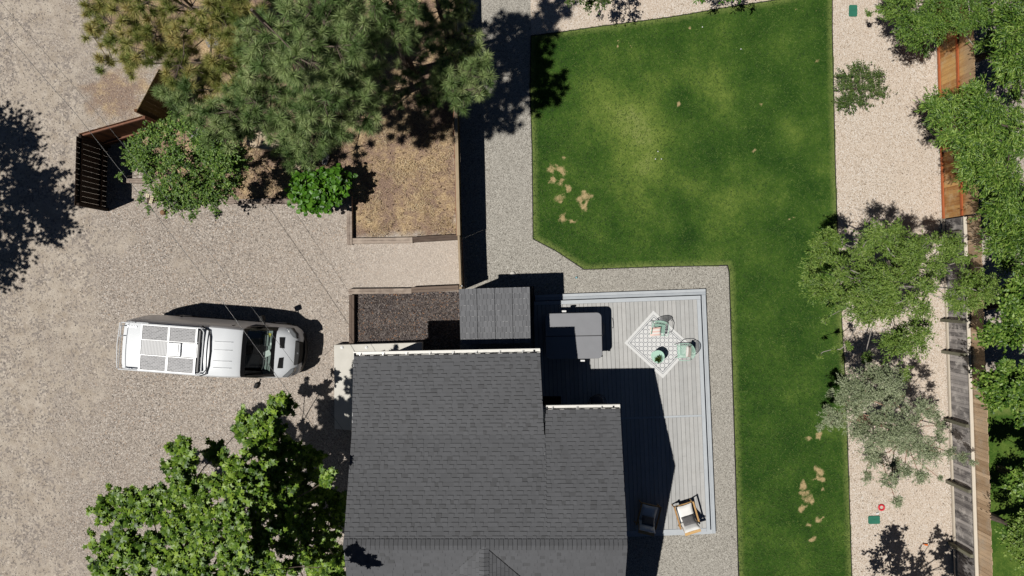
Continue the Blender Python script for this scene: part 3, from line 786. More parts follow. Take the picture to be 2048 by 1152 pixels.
fb.build('fascia', M['white'], roof)
wb = hb(); wb.box(((XL + .35 + 1.03 - .35) / 2, (-2.55 - 4.8) / 2, 1.85), (1.03 - XL - .7, 2.25, 3.7)); wb.box(((XL + XR) / 2, (-4.4 - 13) / 2, 1.83), (XR - XL - .7, 8.6, 3.66))
wb.add([(XR - .35, -4.4, 3.66), (XR - .35, YR, 5.1), (XR - .35, -13, 3.5)], [(0, 1, 2)]); wb.add([(XL + .35, -4.4, 3.66), (XL + .35, YR, 5.1), (XL + .35, -13, 3.5)], [(0, 1, 2)])
wb.build('wall', M['wall'], house)
for (y, wd, z0, z1) in ((-6.3, 1.8, .4, 2.45), (-9.6, 1.4, 1.1, 2.4)):
    f = hb(); f.box((XR - .34, y, (z0 + z1) / 2), (.06, wd + .12, z1 - z0 + .12)); fo = f.build('window', M['white'], house)
    g_ = hb(); g_.box((XR - .33, y, (z0 + z1) / 2), (.07, wd, z1 - z0)); g_.build('pane', M['window'], fo)
def gutter(a, b, nb, drop):
    a, b = Vector(a), Vector(b); g_ = hb(); off = Vector((0, .075, 0))
    p = [a + off + Vector((0, 0, -.1)), b + off + Vector((0, 0, -.1))]
    g_.bar(p[0] - Vector((0, 0, .02)), p[1] - Vector((0, 0, .02)), .125, .012)
    g_.bar(p[0] + Vector((0, .066, .035)), p[1] + Vector((0, .066, .035)), .012, .12)
    g_.bar(p[0] + Vector((0, .055, .095)), p[1] + Vector((0, .055, .095)), .035, .012)
    g_.bar(p[0] - Vector((0, .058, -.03)), p[1] - Vector((0, .058, -.03)), .01, .1)
    g_.bar(p[0] + Vector((0, -.06, .03)), p[0] + Vector((0, .07, .03)), .012, .12); g_.bar(p[1] + Vector((0, -.06, .03)), p[1] + Vector((0, .07, .03)), .012, .12)
    go = g_.build('gutter', M['gutter'], house)
    for i in range(nb):
        c = p[0].lerp(p[1], (i + .25) / nb); k = hb(); k.bar(c + Vector((0, -.06, .07)), c + Vector((0, .07, .085)), .022, .01); k.build('gutter_bracket', M['steel'], go)
    k = hb(); c = p[0].lerp(p[1], drop); k.lathe(c + Vector((0, 0, -.013)), [(.035, 0), (.035, .004)], 12); k.build('drain_hole', M['dark'], go)
gutter(EL1, ER1, 8, .97); gutter(EL2 + Vector((.04, 0, 0)), ER2, 3, .92)

# ------------------------------------------------------------------ shed
SZ = 2.62
sh = empty('garden_shed', P(990, 632, 0), 0, 'small shed with flat grey panel roof between mulch bed and hot tub', 'shed')
so = sh.location
r0, r1, r2, r3 = P(918, 578, SZ - .05), P(1060, 574, SZ - .05), P(1062, 686, SZ + .05), P(921, 688, SZ + .05)
sr = MB(so)
def bil(a, b, c, d, u, v): return a.lerp(b, u).lerp(d.lerp(c, u), v)
slab(sr, [r0, r1, r2, r3], .1, .5)
for k in range(4):
    u0, u1 = k / 4 + .004, (k + 1) / 4 - .004
    rows = 10
    for i in range(rows):
        v0, v1 = i / rows, (i + 1) / rows; nt_ = 4; off = random.random() * .5
        xs_ = sorted([0, 1] + [min(.97, max(.03, (j + (.5 if i % 2 else .15) + random.uniform(-.1, .1)) / nt_)) for j in range(nt_)])
        for j in range(len(xs_) - 1):
            a_, b_ = lerp(u0, u1, xs_[j]), lerp(u0, u1, xs_[j + 1])
            if b_ - a_ < .004: continue
            z = Vector((0, 0, .012 + .012 * random.random())); zt = Vector((0, 0, .004))
            q = [bil(r0, r1, r2, r3, a_ + .0015, v0) + zt, bil(r0, r1, r2, r3, b_ - .0015, v0) + zt, bil(r0, r1, r2, r3, b_ - .0015, v1) + z, bil(r0, r1, r2, r3, a_ + .0015, v1) + z]
            sr.add([v for v in q], [(3, 2, 1, 0)], random.uniform(.4, .6)); hx = random.uniform(.1, .5); hq = q[0].lerp(q[1], hx), q[0].lerp(q[1], min(1, hx + random.uniform(.3, .6)))
            if random.random() < .75: sr.add([hq[0] + Vector((0, 0, .014)), hq[1] + Vector((0, 0, .014)), hq[1] + Vector((0, -.016, .014)), hq[0] + Vector((0, -.016, .014))], [(3, 2, 1, 0)], random.uniform(.6, .85))  # pale sliver: a highlight on the tab edge, painted as colour
t = NT('stone_coated_panels'); v = t.coord(); n_ = t.noise(v, 60, 3)
f_ = t.math('ADD', t.attr('rnd'), t.math('MULTIPLY', t.math('SUBTRACT', n_, .5), .3)); t.color(t.ramp(f_, [(.3, A(104, 105, 108)), (.65, A(126, 127, 130)), (.9, A(172, 172, 172))]))
t.b.inputs['Roughness'].default_value = .7; M['shedroof'] = t.m
sr.build('roof', M['shedroof'], sh)
sw = MB(so); cx = (r0.x + r2.x) / 2; cy = (r0.y + r2.y) / 2
sw.box((cx, cy, 1.22), (r1.x - r0.x - .22, r1.y - r2.y - .22, 2.44)); sw.build('wall', M['wall'], sh)
sdr = MB(so); sdr.box((cx, r0.y - .085, 1.0), (.85, .05, 1.9)); sdo = sdr.build('door', M['white'], sh)
sk = MB(so); sk.tube([(cx + .33, r0.y - .05, 1.0), (cx + .33, r0.y - .0, 1.0), (cx + .33, r0.y - .0, 1.12)], .012, 6); sk.build('handle', M['steel'], sdo)
# board fence stub beside the shed
st = MB((P(1062, 600, 0))); a = P(1058, 566, 1.9); st.bar((a.x + .16, a.y - .1, .95), (a.x + .16, a.y - 1.2, .95), .05, 1.9)
tag(st.build('privacy_screen', M['black']), 'narrow black privacy screen standing between the shed and the deck', 'screen')

# ------------------------------------------------------------------ walkway, deck
wk = MB(P(690, 700, 0)); ZW = .42
pts = [P(668, 690, ZW), P(844, 685, ZW), P(844, 712, ZW) + Vector((0, -.6, 0)), Vector((XL + .36, P(0, 712, ZW).y - .5, ZW)), Vector((XL + .36, P(0, 866, ZW).y, ZW)), P(669, 858, ZW)]
wk.prism([p[:2] for p in pts], 0, ZW)
tag(wk.build('concrete_walkway', M['concrete'], bevel=.012), kind='structure')
for (x, y) in ((684, 695), (733, 695)):
    k = MB(P(x, y, ZW)); k.lathe(P(x, y, ZW), [(.055, 0), (.055, .02), (.045, .028), (.02, .028), (.015, .05)], 16)  # plain round cap on the slab, gives no light
    tag(k.build('walkway_cap', M['white'], smooth=False), 'round white cap on the pale concrete ' + ('nearest its corner' if x < 700 else 'farther from its corner, nearer the gutter'), 'light', 'round caps on the walkway')

ZD, ZST = .32, .16
D0, D1, D2, D3 = P(1068, 603, ZD), P(1401, 591, ZD), P(1421, 1064, ZD), P(1240, 1068, ZD)
D0b = Vector((D0.x + .0, D0.y, 0))
deck = empty('deck', (4.5, -5, 0), 0, 'large light grey composite deck wrapping round the house corner', 'deck'); do = (4.5, -5, 0)
uu = (D1 - D0).normalized(); vv = (D2 - D1).normalized()          # along the top edge, down the right edge
Wd = (D1 - D0).length; Ld = (D2 - D1).length
def DK(u, v, z=ZD): p = D1 - uu * (Wd - u) + vv * v; return Vector((p.x, p.y, z))
bd = MB(do); pitch = .158; gap = .012; tr = .145
breaks = [.15, 1.7, 4.80, Ld - .17]
nb = int((Wd - tr) / pitch)
yb = (P(0, 829, ZD).y - D1.y) / vv.y; yb2 = (P(0, 1060, ZD).y - D1.y) / vv.y
for i in range(nb + 1):
    u = Wd - tr - (i + .5) * pitch
    segs = [(tr + .003, yb - .003), (yb + .075, Ld - tr - .012)]
    for k, (v0, v1) in enumerate(segs):
        if u < .1 and k: pass
        cut = random.random() < .45 and i < 22
        vc = v0 + (v1 - v0) * random.choice((.35, .5, .62))
        for s0, s1 in ([(v0, vc - .002), (vc + .002, v1)] if cut else [(v0, v1)]):
            a, b = DK(u, s0, ZD - .0125), DK(u, s1, ZD - .0125); bd.bar(a, b, pitch - gap, .025)
bd.build('deck_boards', M['deckb'], deck)
tb = MB(do)
tb.bar(DK(0, tr / 2, ZD - .0125), DK(Wd, tr / 2, ZD - .0125), tr - .005, .027)
tb.bar(DK(Wd - tr / 2 + .0, tr + .002, ZD - .0125), DK(Wd - tr / 2, Ld, ZD - .0125), tr - .008, .028)
tb.bar(DK(1.2, Ld - tr / 2 - .005, ZD - .0125), DK(Wd - tr - .003, Ld - tr / 2 - .005, ZD - .0125), tr - .008, .027)
tb.bar(DK(.2, yb + .036, ZD - .0125), DK(Wd - tr - .004, yb + .036, ZD - .0125), .07, .027)
tb.build('deck_border', M['deckt'], deck)
sb = MB(do); SWd = .225
for k in (0, 1):
    o_ = .012 + SWd / 4 + k * SWd / 2; wd_ = SWd / 2 - .006
    o_ = .02 + wd_ / 2 + k * (wd_ + .006)
    sb.bar(DK(.05, -o_, ZST - .0125), DK(Wd + .02 + SWd, -o_, ZST - .0125), wd_, .025)
    sb.bar(DK(Wd + o_, -.014, ZST - .012), DK(Wd + o_, Ld + .12, ZST - .012), wd_ , .025)
sb.bar(DK(1.2, Ld + .07, ZST - .0125), DK(Wd + .018, Ld + .07, ZST - .0125), .125, .025)
sb.build('step', M['deckt'], deck)
fr = MB(do)
def outline(e_, z0, z1, extra=0): 
    pts = [DK(0, -e_), DK(Wd + e_, -e_), DK(Wd + e_, Ld + extra), DK(1.0, Ld + extra)]
    pts += [DK(.9, 4.0), DK(0, 4.0)]
    fr.prism([p[:2] for p in pts], z0, z1)
outline(-.015, .0, ZD - .03, -.02); outline(.235, 0, ZST - .03, .115)
fr.build('frame', M['deckt'] if False else M['black'], deck)

# ------------------------------------------------------------------ hot tub
ZC = 1.27
hc = P(1147.5, 672, ZC); ht = empty('hot_tub', (hc.x, hc.y, ZD), 0, 'square hot tub closed with a grey folding vinyl cover on the deck beside the shed', 'hot tub')
cw, ch = (1204 - 1091) * (H - ZC) / F, (718 - 626) * (H - ZC) / F; rz = math.radians(1.2)
hb_ = MB(ht.location); hb_.prism(rbox(hc, (cw - .07, ch - .07), .2, rz, 5), ZD, ZC - .12); hb_.build('cabinet', M['tubbody'], ht)
for s in (1, -1):
    c_ = MB(ht.location); hh = ch / 2 - .008; yy = hc.y + s * (ch / 4 + .004)
    pts = rbox((0, 0), (cw, ch), .17, 0, 6); pts = [(x, y) for x, y in pts if y * s >= .01]
    pts = ([(cw / 2, s * .008)] + pts + [(-cw / 2, s * .008)]) if s > 0 else ([(-cw / 2, s * .008)] + pts + [(cw / 2, s * .008)])
    R2 = Matrix.Rotation(rz, 2); pts = [(hc.x + (R2 @ Vector(p)).x, hc.y + (R2 @ Vector(p)).y) for p in pts]
    c_.prism(pts, ZC - .12, ZC); c_.build('cover_panel', M['vinyl'], ht, bevel=.02, seg=3)
c_ = MB(ht.location); c_.bar((hc.x - cw / 2 + .02, hc.y - .015, ZC - .03), (hc.x + cw / 2 - .01, hc.y + .015, ZC - .03), .02, .05); c_.build('seam', M['vinyl_seam'], ht)
c_ = MB(ht.location); x = hc.x + cw / 2
c_.tube([(x - .01, hc.y + .02, ZC + .01), (x + .06, hc.y + .06, ZC + .0), (x + .075, hc.y + .14, ZC - .03), (x + .075, hc.y + .42, ZC - .1), (x + .03, hc.y + .46, ZC - .3)], .012, 7); c_.build('cover_lifter_bar', M['black'], ht, smooth=True)
for (x, y) in ((1128, 622.5), (1165, 721)):
    c_ = MB(ht.location); c_.box(P(x, y, 1.1), (.15, .06, .14)); c_.build('hinge_bracket', M['white'], ht)
c_ = MB(ht.location); c_.box(P(1204, 712, 1.0), (.05, .06, .06)); c_.build('latch', M['black'], ht)

# ------------------------------------------------------------------ rug, chairs, table
rc = [P(1307, 622.5, ZD), P(1384, 693, ZD), P(1326, 758, ZD), P(1248, 681.5, ZD)]
rcen = sum(rc, Vector()) / 4
ua = (rc[1] - rc[0]).normalized(); ub = (rc[2] - rc[1]).normalized()
RUGA = (ua.x, ua.y); RUGB = (ub.x, ub.y); RUGL = ((rc[1] - rc[0]).length, (rc[2] - rc[1]).length)
M['rug'] = rugmat()
rg = MB(rcen); rg.prism([(rcen + ua * (a * RUGL[0] / 2) + ub * (b * RUGL[1] / 2))[:2] for a, b in ((-1, -1), (1, -1), (1, 1), (-1, 1))], ZD + .001, ZD + .012)
ro = rg.build('outdoor_rug', M['rug']); ro.location = rcen; tag(ro, 'white rug with grey interlocking rings laid diagonally on the deck', 'rug')

def wire_chair(loc, rz, label, mat=M['mint'], pillow=None, dark=None):
    """slatted metal garden chair, +y is where the sitter faces"""
    c = empty('garden_chair', loc, rz, label, 'chair', 'slatted metal garden chairs on the deck')
    zs = .40
    def prt(name, fn, m=mat, smooth=True):
        b_ = MB(); fn(b_); return b_.build(name, m, c, smooth=smooth)
    def seat(b_):
        b_.tube([(-.22, .22, zs), (.22, .22, zs), (.23, -.18, zs - .02), (-.23, -.18, zs - .02)], .012, 6, closed=True)
        for i in range(11):
            y = .2 - i * .037; b_.bar((-.215, y, zs + .004), (.215, y, zs + .004), .022, .008)
    prt('seat', seat, smooth=False)
    def back(b_):
        pts = []
        for k in range(9):
            a = math.pi * k / 8; pts.append((.27 * math.cos(a), -.22 - .10 * math.sin(a), zs + .08 + .33 * math.sin(a)))
        b_.tube(pts, .013, 6)
        for i in range(13):
            x = -.2 + i * .4 / 12; s = math.sqrt(max(0, 1 - (x / .27) ** 2)); b_.bar((x * .9, -.19, zs), (x, -.22 - .10 * s, zs + .08 + .33 * s), .018, .006)
    prt('backrest', back)
    for s in (-1, 1):
        prt('armrest', lambda b_: b_.tube([(s * .25, .20, zs), (s * .29, .21, zs + .18), (s * .31, .12, zs + .24), (s * .31, -.12, zs + .25), (s * .27, -.25, zs + .2)], .013, 6))
        prt('leg', lambda b_: b_.tube([(s * .22, .20, zs), (s * .25, .25, 0)], .012, 6)); prt('leg', lambda b_: b_.tube([(s * .22, -.17, zs), (s * .24, -.28, 0)], .012, 6))
    return c
def pillow_mesh(w_, d_, h_, nx=12, ny=12):
    b_ = MB(); vs = []; fs = []
    for s in (1, -1):
        for i in range(nx + 1):
            for j in range(ny + 1):
                u, v = i / nx * 2 - 1, j / ny * 2 - 1
                k = (max(0, 1 - u ** 4) * max(0, 1 - v ** 4)) ** .45
                sc2 = 1 - .07 * (1 - v * v) * 0 ; px_ = u * w_ / 2 * (1 - .06 * (1 - abs(v)) ** 1) ; py_ = v * d_ / 2 * (1 - .06 * (1 - abs(u)))
                vs.append((px_, py_, s * h_ / 2 * k))
    q = (nx + 1) * (ny + 1)
    for s in (0, 1):
        for i in range(nx):
            for j in range(ny):
                a = s * q + i * (ny + 1) + j; f = (a, a + ny + 1, a + ny + 2, a + 1); fs.append(f if s == 0 else f[::-1])
    b_.add(vs, fs, .5); return b_
def pillow(name, dims, loc, rot, mat, label, group=None):
    o = pillow_mesh(*dims).build(name, mat, None, smooth=True); o.location = loc; o.rotation_euler = rot
    return tag(o, label, 'pillow', group)

ca = P(1313, 657, ZD); wire_chair((ca.x, ca.y, ZD), math.radians(172), 'mint metal chair on the upper corner of the rug')
cb = P(1362, 701, ZD); wire_chair((cb.x, cb.y, ZD), math.radians(92), 'mint metal chair at the right end of the rug, beside the deck edge')
p_ = P(1311, 664, .82); pillow('striped_pillow', (.40, .36, .11), (p_.x, p_.y, .81), (math.radians(14), 0, math.radians(4)), M['stripeh'], 'pink and white striped pillow lying flat on the seat of the upper mint chair', 'striped pillows')
p_ = P(1378, 703, .95); o = pillow('striped_pillow', (.36, .44, .12), (p_.x - .0, p_.y, .93), (0, math.radians(48), math.radians(-4)), M['stripe'], 'pink and white striped pillow leaning on the back of the right mint chair', 'striped pillows')
tc = P(1316, 713.5, .78); tx = (tc.x, tc.y)
tt = empty('side_table', (tx[0], tx[1], ZD), 0, 'round mint green metal side table in the middle of the rug', 'table')
b_ = MB(); b_.lathe((0, 0, 0), [(.225, .45), (.238, .455), (.24, .475), (.232, .475), (.228, .462), (.0001, .462)], 32); b_.build('table_top', M['mint'], tt, smooth=False)
b_ = MB(); b_.lathe((0, 0, 0), [(.17, .0), (.17, .02), (.05, .03), (.03, .06), (.03, .45)], 20); b_.build('pedestal', M['mint'], tt)
pc = Vector((tx[0] - .01, tx[1] - .09, ZD + .465)); pt = empty('potted_plant', pc, 0, 'small spiky grass plant in a little pot on the mint table', 'plant')
b_ = MB(); b_.lathe((0, 0, 0), [(.035, 0), (.05, .08), (.055, .085), (.045, .085), (.043, .07)], 14); b_.build('pot', M['terracotta'], pt)
N = 70; dd = sphere_dirs(N, .5); leaf_object('foliage', np.zeros((N, 3)) + np.array([0, 0, .08]), np.cross(dd, RNG.normal(size=(N, 3))), RNG.uniform(.09, .2, N), T_LANCE[0], T_LANCE[1], RNG.random(N), M['shrub'], pt, roll=dd)

def lounge(loc, rz, label):
    c = empty('lounge_chair', loc, rz, label, 'chair', 'wooden lounge chairs on the deck')
    def prt(name, fn, m, parent=c, smooth=False, bevel=.008):
        b_ = MB(); fn(b_); return b_.build(name, m, parent, smooth=smooth, bevel=bevel)
    W2 = .33
    prt('seat_frame', lambda b_: (b_.bar((-W2, .36, .30), (W2, .36, .30), .04, .07), b_.bar((-W2, -.33, .25), (W2, -.33, .25), .04, .07), [b_.bar((x, .34, .285), (x, -.33, .24), .03, .03) for x in (-.2, 0, .2)]), M['oak'])
    prt('backrest', lambda b_: (b_.bar((-W2 + .03, -.57, .70), (W2 - .03, -.57, .70), .11, .05), b_.bar((-W2 + .03, -.36, .36), (W2 - .03, -.36, .36), .03, .06), [b_.bar((x, -.34, .3), (x, -.52, .74), .05, .02) for x in (-.27, -.13, 0, .13, .27)]), M['oak'])
    for s in (-1, 1):
        prt('armrest', lambda b_: b_.bar((s * (W2 + .03), .44, .55), (s * (W2 + .03), -.44, .49), .06, .03), M['oak'])
        prt('leg', lambda b_: b_.bar((s * (W2 + .02), .40, .54), (s * (W2 + .02), .36, 0), .035, .045, up=(0, 1, 0)), M['oak'])
        prt('leg', lambda b_: b_.bar((s * (W2 + .02), -.38, .50), (s * (W2 + .02), -.46, 0), .035, .045, up=(0, 1, 0)), M['oak'])
    o = pillow_mesh(.60, .62, .16).build('seat_cushion', M['cushion'], c, smooth=True); o.location = (0, .05, .37); o.rotation_euler = (math.radians(5), 0, 0)
    o = pillow_mesh(.60, .50, .15).build('back_cushion', M['cushion'], c, smooth=True); o.location = (0, -.36, .60); o.rotation_euler = (math.radians(-62), 0, 0)
    return c
def put_lounge(px, py, deg, lab, plab):
    q = P(px, py, ZD); a = math.radians(deg); lounge((q.x, q.y, ZD), a, lab)
    fx, fy = math.sin(-a), math.cos(a)
    pillow('grey_pillow', (.46, .34, .14), (q.x - fx * .17, q.y - fy * .17, ZD + .56), (math.radians(-38), 0, a), M['greypillow'], plab, 'grey lumbar pillows')
put_lounge(1367, 1022, 17, 'wooden lounge chair with white cushions in full sun near the deck corner', 'grey tweed pillow on the sunlit lounge chair')
put_lounge(1292, 1023, -13, 'wooden lounge chair with white cushions standing in the house shade', 'grey pillow on the shaded lounge chair')
q = P(1192, 801, ZD)
bc = empty('barrel_chair', (q.x, q.y, ZD), math.radians(200), 'round black wire chair with a grey cushion in shade below the short gutter', 'chair')
b_ = MB(); b_.tube([(.33 * math.cos(a), .33 * math.sin(a), .38 + .3 * max(0, -math.sin(a))) for a in np.linspace(0, 2 * math.pi, 18)[:-1]], .012, 6, closed=True)
for a in np.linspace(math.pi, 2 * math.pi, 11): b_.tube([(.22 * math.cos(a), .22 * math.sin(a), .32), (.33 * math.cos(a), .33 * math.sin(a), .38 + .3 * max(0, -math.sin(a)))], .006, 5)
b_.build('frame', M['blackmetal'], bc, smooth=True)
for a in (.8, 2.3, 3.9, 5.4):
    b_ = MB(); b_.tube([(.2 * math.cos(a), .2 * math.sin(a), .32), (.27 * math.cos(a), .27 * math.sin(a), 0)], .012, 6); b_.build('leg', M['blackmetal'], bc)
b_ = MB(); b_.lathe((0, 0, .31), [(.22, 0), (.245, .03), (.245, .06), (.2, .085), (.08, .095)], 22); b_.build('cushion', M['greypillow'], bc, smooth=True)
q = P(1104, 802, ZD); b_ = MB(q); b_.box((q.x, q.y, ZD + .008), (.68, .36, .012)); o = b_.build('door_mat', M['rubbermat'], bevel=.004); o.location = q
tag(o, 'black rectangular door mat on the shaded deck by the house', 'mat')

# ------------------------------------------------------------------ landscape timbers
def timber(p0, p1, wd, z, label, mat='timber', z0=None):
    a, b = P(*p0, z), P(*p1, z); c = (a + b) / 2; h = z if z0 is None else z - z0
    m_ = MB((c.x, c.y, z - h)); m_.bar((a.x, a.y, z - h / 2), (b.x, b.y, z - h / 2), wd, h, r=random.random())
    m_.bar((a.x, a.y, z - .004), (b.x, b.y, z - .004), wd * .12, .012, r=.0)
    o = m_.build('landscape_timber', M[mat], bevel=.012); o.location = (c.x, c.y, z - h)
    return tag(o, label, 'timber', 'landscape timbers edging the beds')
timber((240, 361), (322, 362), .16, .2, 'pale landscape timber poking out left of the small leafy tree')
timber((322, 372), (322, 396), .16, .17, 'short timber stub under the small leafy tree by the number tiles', 'timberd')
timber((448, 403), (521, 402), .17, .16, 'grey timber half shaded to the right of the small leafy tree')
timber((522, 402), (612, 402), .19, .2, 'bleached timber ending under the big leaved bush')
timber((698, 392), (699, 489), .2, .22, 'weathered timber running up from the bed corner near the big leaved bush')
timber((705, 482), (825, 480), .21, .22, 'bleached timber at the bottom of the dry grass bed, left one of two')
timber((826, 479), (916, 474), .2, .26, 'darker timber at the bottom of the dry grass bed touching the fence end', 'timberd')
timber((697, 583), (823, 582), .2, .25, 'bleached timber along the top of the dark mulch bed')
timber((823, 580), (917, 576), .2, .3, 'brown timber along the top of the mulch bed touching the shed', 'timberd')
timber((703, 590), (703, 688), .19, .25, 'brown timber along the left side of the dark mulch bed', 'timberd')

# ------------------------------------------------------------------ rocks
def rock(px, py, w_, d_, h_, label, mat, seed, name='boulder', rz=0):
    bm_v = []; rr = random.Random(seed)
    import bmesh
    bm = bmesh.new(); bmesh.ops.create_icosphere(bm, subdivisions=4, radius=1)
    off = Vector((rr.uniform(0, 50), rr.uniform(0, 50), 0))
    for v in bm.verts:
        n_ = mnoise.noise(v.co * 1.1 + off) * .35 + mnoise.noise(v.co * 3 + off) * .12 + mnoise.noise(v.co * 9 + off) * .03
        c = v.co * (1 + n_); c = Vector((max(-.8, min(.85, c.x)), max(-.8, min(.8, c.y)), max(-.4, min(.72, c.z))))
        v.co = Vector((c.x * w_ / 2 / .82, c.y * d_ / 2 / .82, c.z * h_))
    me = bpy.data.meshes.new(name); bm.to_mesh(me); bm.free()
    for f in me.polygons: f.use_smooth = True
    o = link_mesh(name, me, mat); o.location = P(px, py, .1); o.rotation_euler = (0, 0, rz)
    return tag(o, label, 'rock', 'rocks in the front bed')
rock(532, 276, 1.25, .95, .45, 'largest tan boulder at the edge of the pine crowns', M['rock'], 1, rz=-.2)
rock(572, 311, .42, .5, .3, 'pale boulder below the largest one, under drooping pine needles', M['rock'], 2, rz=.6)
rock(608, 322, .26, .3, .2, 'small blue grey stone with a hard shadow right of the pale boulder', M['rockg'], 4, 'stone', rz=.4)
rock(592, 331, .45, .22, .14, 'flat brownish stone between the pale boulder and the blue grey stone', M['rock'], 5, 'stone', rz=-.4)
rock(652, 319, .2, .42, .1, 'narrow grey stone lying above the big leaved bush', M['rockg'], 6, 'stone', rz=-.35)
rock(408, 274, .75, .6, .4, 'grey boulder behind the small leafy tree', M['rockg'], 7)
rock(430, 82, .6, .5, .4, 'grey boulder glimpsed between the pine crowns', M['rockg'], 8)

# ------------------------------------------------------------------ fences
def board_line(root, a, b, z0, z1, bw, gap, mat, th=.02, name='boards', off=Vector((0, 0, 0)), jit=.0, zj=.0):
    m_ = MB(root.location); a, b = Vector(a), Vector(b); L = (b - a).length; d = (b - a).normalized(); n_ = int(L / (bw + gap))
    q = Vector((-d.y, d.x, 0))
    for i in range(n_):
        c = a + d * (i + .5) * (L / n_) + off + q * random.uniform(-jit, jit); zt = z1 + random.uniform(-zj, zj)
        m_.box((c.x, c.y, (z0 + zt) / 2), (L / n_ - gap, th, zt - z0), rz=math.atan2(d.y, d.x) + random.uniform(-1, 1) * jit * .6)
    return m_.build(name, M[mat], root)
def post(root, p, z, mat, wd=.1, name='post'):
    m_ = MB(root.location); m_.box((p[0], p[1], z / 2), (wd, wd, z)); return m_.build(name, M[mat], root, bevel=.006)
def rail(root, a, b, z, mat, wd=.04, ht=.09, name='rail'):
    m_ = MB(root.location); m_.bar((a[0], a[1], z), (b[0], b[1], z), wd, ht); return m_.build(name, M[mat], root, bevel=.004)
def W(px, py, z):            # plan position of something seen at this pixel and height
    v = P(px, py, z); return Vector((v.x, v.y, 0))
# left: dark slats
hz = 1.85
a, b = W(153, 272, hz), W(149, 411, hz)
f1 = empty('slatted_fence', (a + b) / 2, 0, 'dark brown slatted fence panel with gaps between its boards beside the gravel drive', 'fence', 'short fences round the front bed corner')
board_line(f1, a, b, -.03, hz, .178, .008, 'darkfence', th=.018)
q = Vector((.05, 0, 0))
rail(f1, a + q, b + q, hz - .22, 'darkfence', .05, .1); rail(f1, a + q, b + q, .42, 'darkfence', .05, .1)
post(f1, a + q * 1.6, hz - .05, 'darkfence'); post(f1, b + q * 1.6 + Vector((0, .05, 0)), hz - .05, 'darkfence')
# left: brown boards, slanting
a, b = W(156, 268, hz), W(284, 232, hz)
f2 = empty('board_fence', (a + b) / 2, 0, 'red brown board fence panel slanting from the slatted panel toward the pines', 'fence', 'short fences round the front bed corner')
board_line(f2, a, b, -.03, hz, .14, .0012, 'brownfence2'); d = (b - a).normalized(); q = Vector((d.y, -d.x, 0)) * .045
rail(f2, a + q + d * .1, b + q, hz - .12, 'brownrail', .06, .1); rail(f2, a + q + d * .1, b + q, .45, 'brownrail', .06, .1); post(f2, b + q * 1.5 + d * .05, hz + .02, 'brownrail')
a, b = W(274, 222, hz), W(318, 138, hz)
f3 = empty('board_fence', (a + b) / 2, 0, 'olive brown board fence panel running up under the pine crowns', 'fence', 'short fences round the front bed corner')
board_line(f3, a, b, -.03, hz, .14, .0012, 'brownfence', zj=.01); d = (b - a).normalized(); q = Vector((d.y, -d.x, 0)) * .03
rail(f3, a - q, b - q, hz - .2, 'brownfence2', .04, .09); rail(f3, a - q, b - q, .4, 'brownfence2', .04, .09); post(f3, a - q * 2, hz, 'brownfence2')
# middle board fence with cap
hz = 1.68
a, b = W(905, -60, hz), W(917, 471, hz)
f4 = empty('board_fence', (a + b) / 2, 0, 'long straight board fence with a tan cap between dry bed and gravel path', 'fence')
board_line(f4, a, b, .03, hz - .03, .14, .004, 'brownfence'); rail(f4, a, b, hz - .015, 'capboard', .12, .03, 'cap_rail')
rail(f4, a - Vector((.07, 0, 0)), b - Vector((.07, 0, 0)), hz - .12, 'brownrail', .04, .09)
for k in range(5): post(f4, a.lerp(b, (k + .5) / 5) + Vector((-.07, 0, 0)), hz - .05, 'brownrail', .09)
a, b = W(917, 471.3, hz), W(921, 573, hz)
gt = empty('garden_gate', (a + b) / 2, 0, 'pale wooden gate between the end of the board fence and the shed', 'gate')
board_line(gt, a, b, .06, hz - .05, .14, .004, 'capboard'); rail(gt, a, b, hz - .02, 'capboard', .07, .04, 'top_rail'); rail(gt, a + Vector((.03, 0, 0)), b + Vector((.03, 0, 0)), .5, 'brownrail'); 
post(gt, b + Vector((-.0, -.05, 0)), hz + .03, 'capboard', .09)
m_ = MB(gt.location); m_.box((b.x + .02, b.y + .02, hz - .03), (.08, .05, .06)); m_.build('latch', M['steel'], gt)

# right: stained cedar fence then the silvered one
hz = 2.05
def rfence(pa, pb, name, label, boards, railm, group=None, inner=None):
    a, b = W(pa[0], pa[1], 0), W(pb[0], pb[1], 0)
    f = empty(name, (a + b) / 2, 0, label, 'fence', group); d = (b - a).normalized(); q = Vector((d.y, -d.x, 0))
    if q.x > 0: q = -q
    return f, a, b, d, q
f5, a, b, d, q = rfence((1868, -120), (1884, 438), 'cedar_fence', 'orange stained cedar board fence along the upper right of the pebble strip', 0, 0)
board_line(f5, a, b, 0.0, hz, .138, .004, 'cedar', th=.02, jit=.006, zj=.02)
rail(f5, a + q * .045, b + q * .045, .16, 'cedarrail', .045, .1); rail(f5, a + q * .045, b + q * .045, 1.22, 'cedarrail', .045, .1)
for k in range(4): post(f5, a.lerp(b, (k + .3) / 4) - q * .06, hz - .15, 'cedarrail', .09)
f6, a, b, d, q = rfence((1884.5, 440), (1912, 1260), 'cedar_fence', 'weathered grey fence with bleached rails, dark posts and tan board tops on the lower right', 0, 0)
board_line(f6, a - q * .07, b - q * .07, 0.0, hz - .03, .138, .005, 'tanboard', th=.02, jit=.006, zj=.025, name='tan_boards')
board_line(f6, a, b, 0.0, 1.3, .13, .006, 'greyboard', th=.02, jit=.004, zj=.0, name='grey_boards')
rail(f6, a + q * .05, b + q * .05, .16, 'whiterail', .06, .09); rail(f6, a + q * .03, b + q * .03, 1.34, 'whiterail', .11, .045)
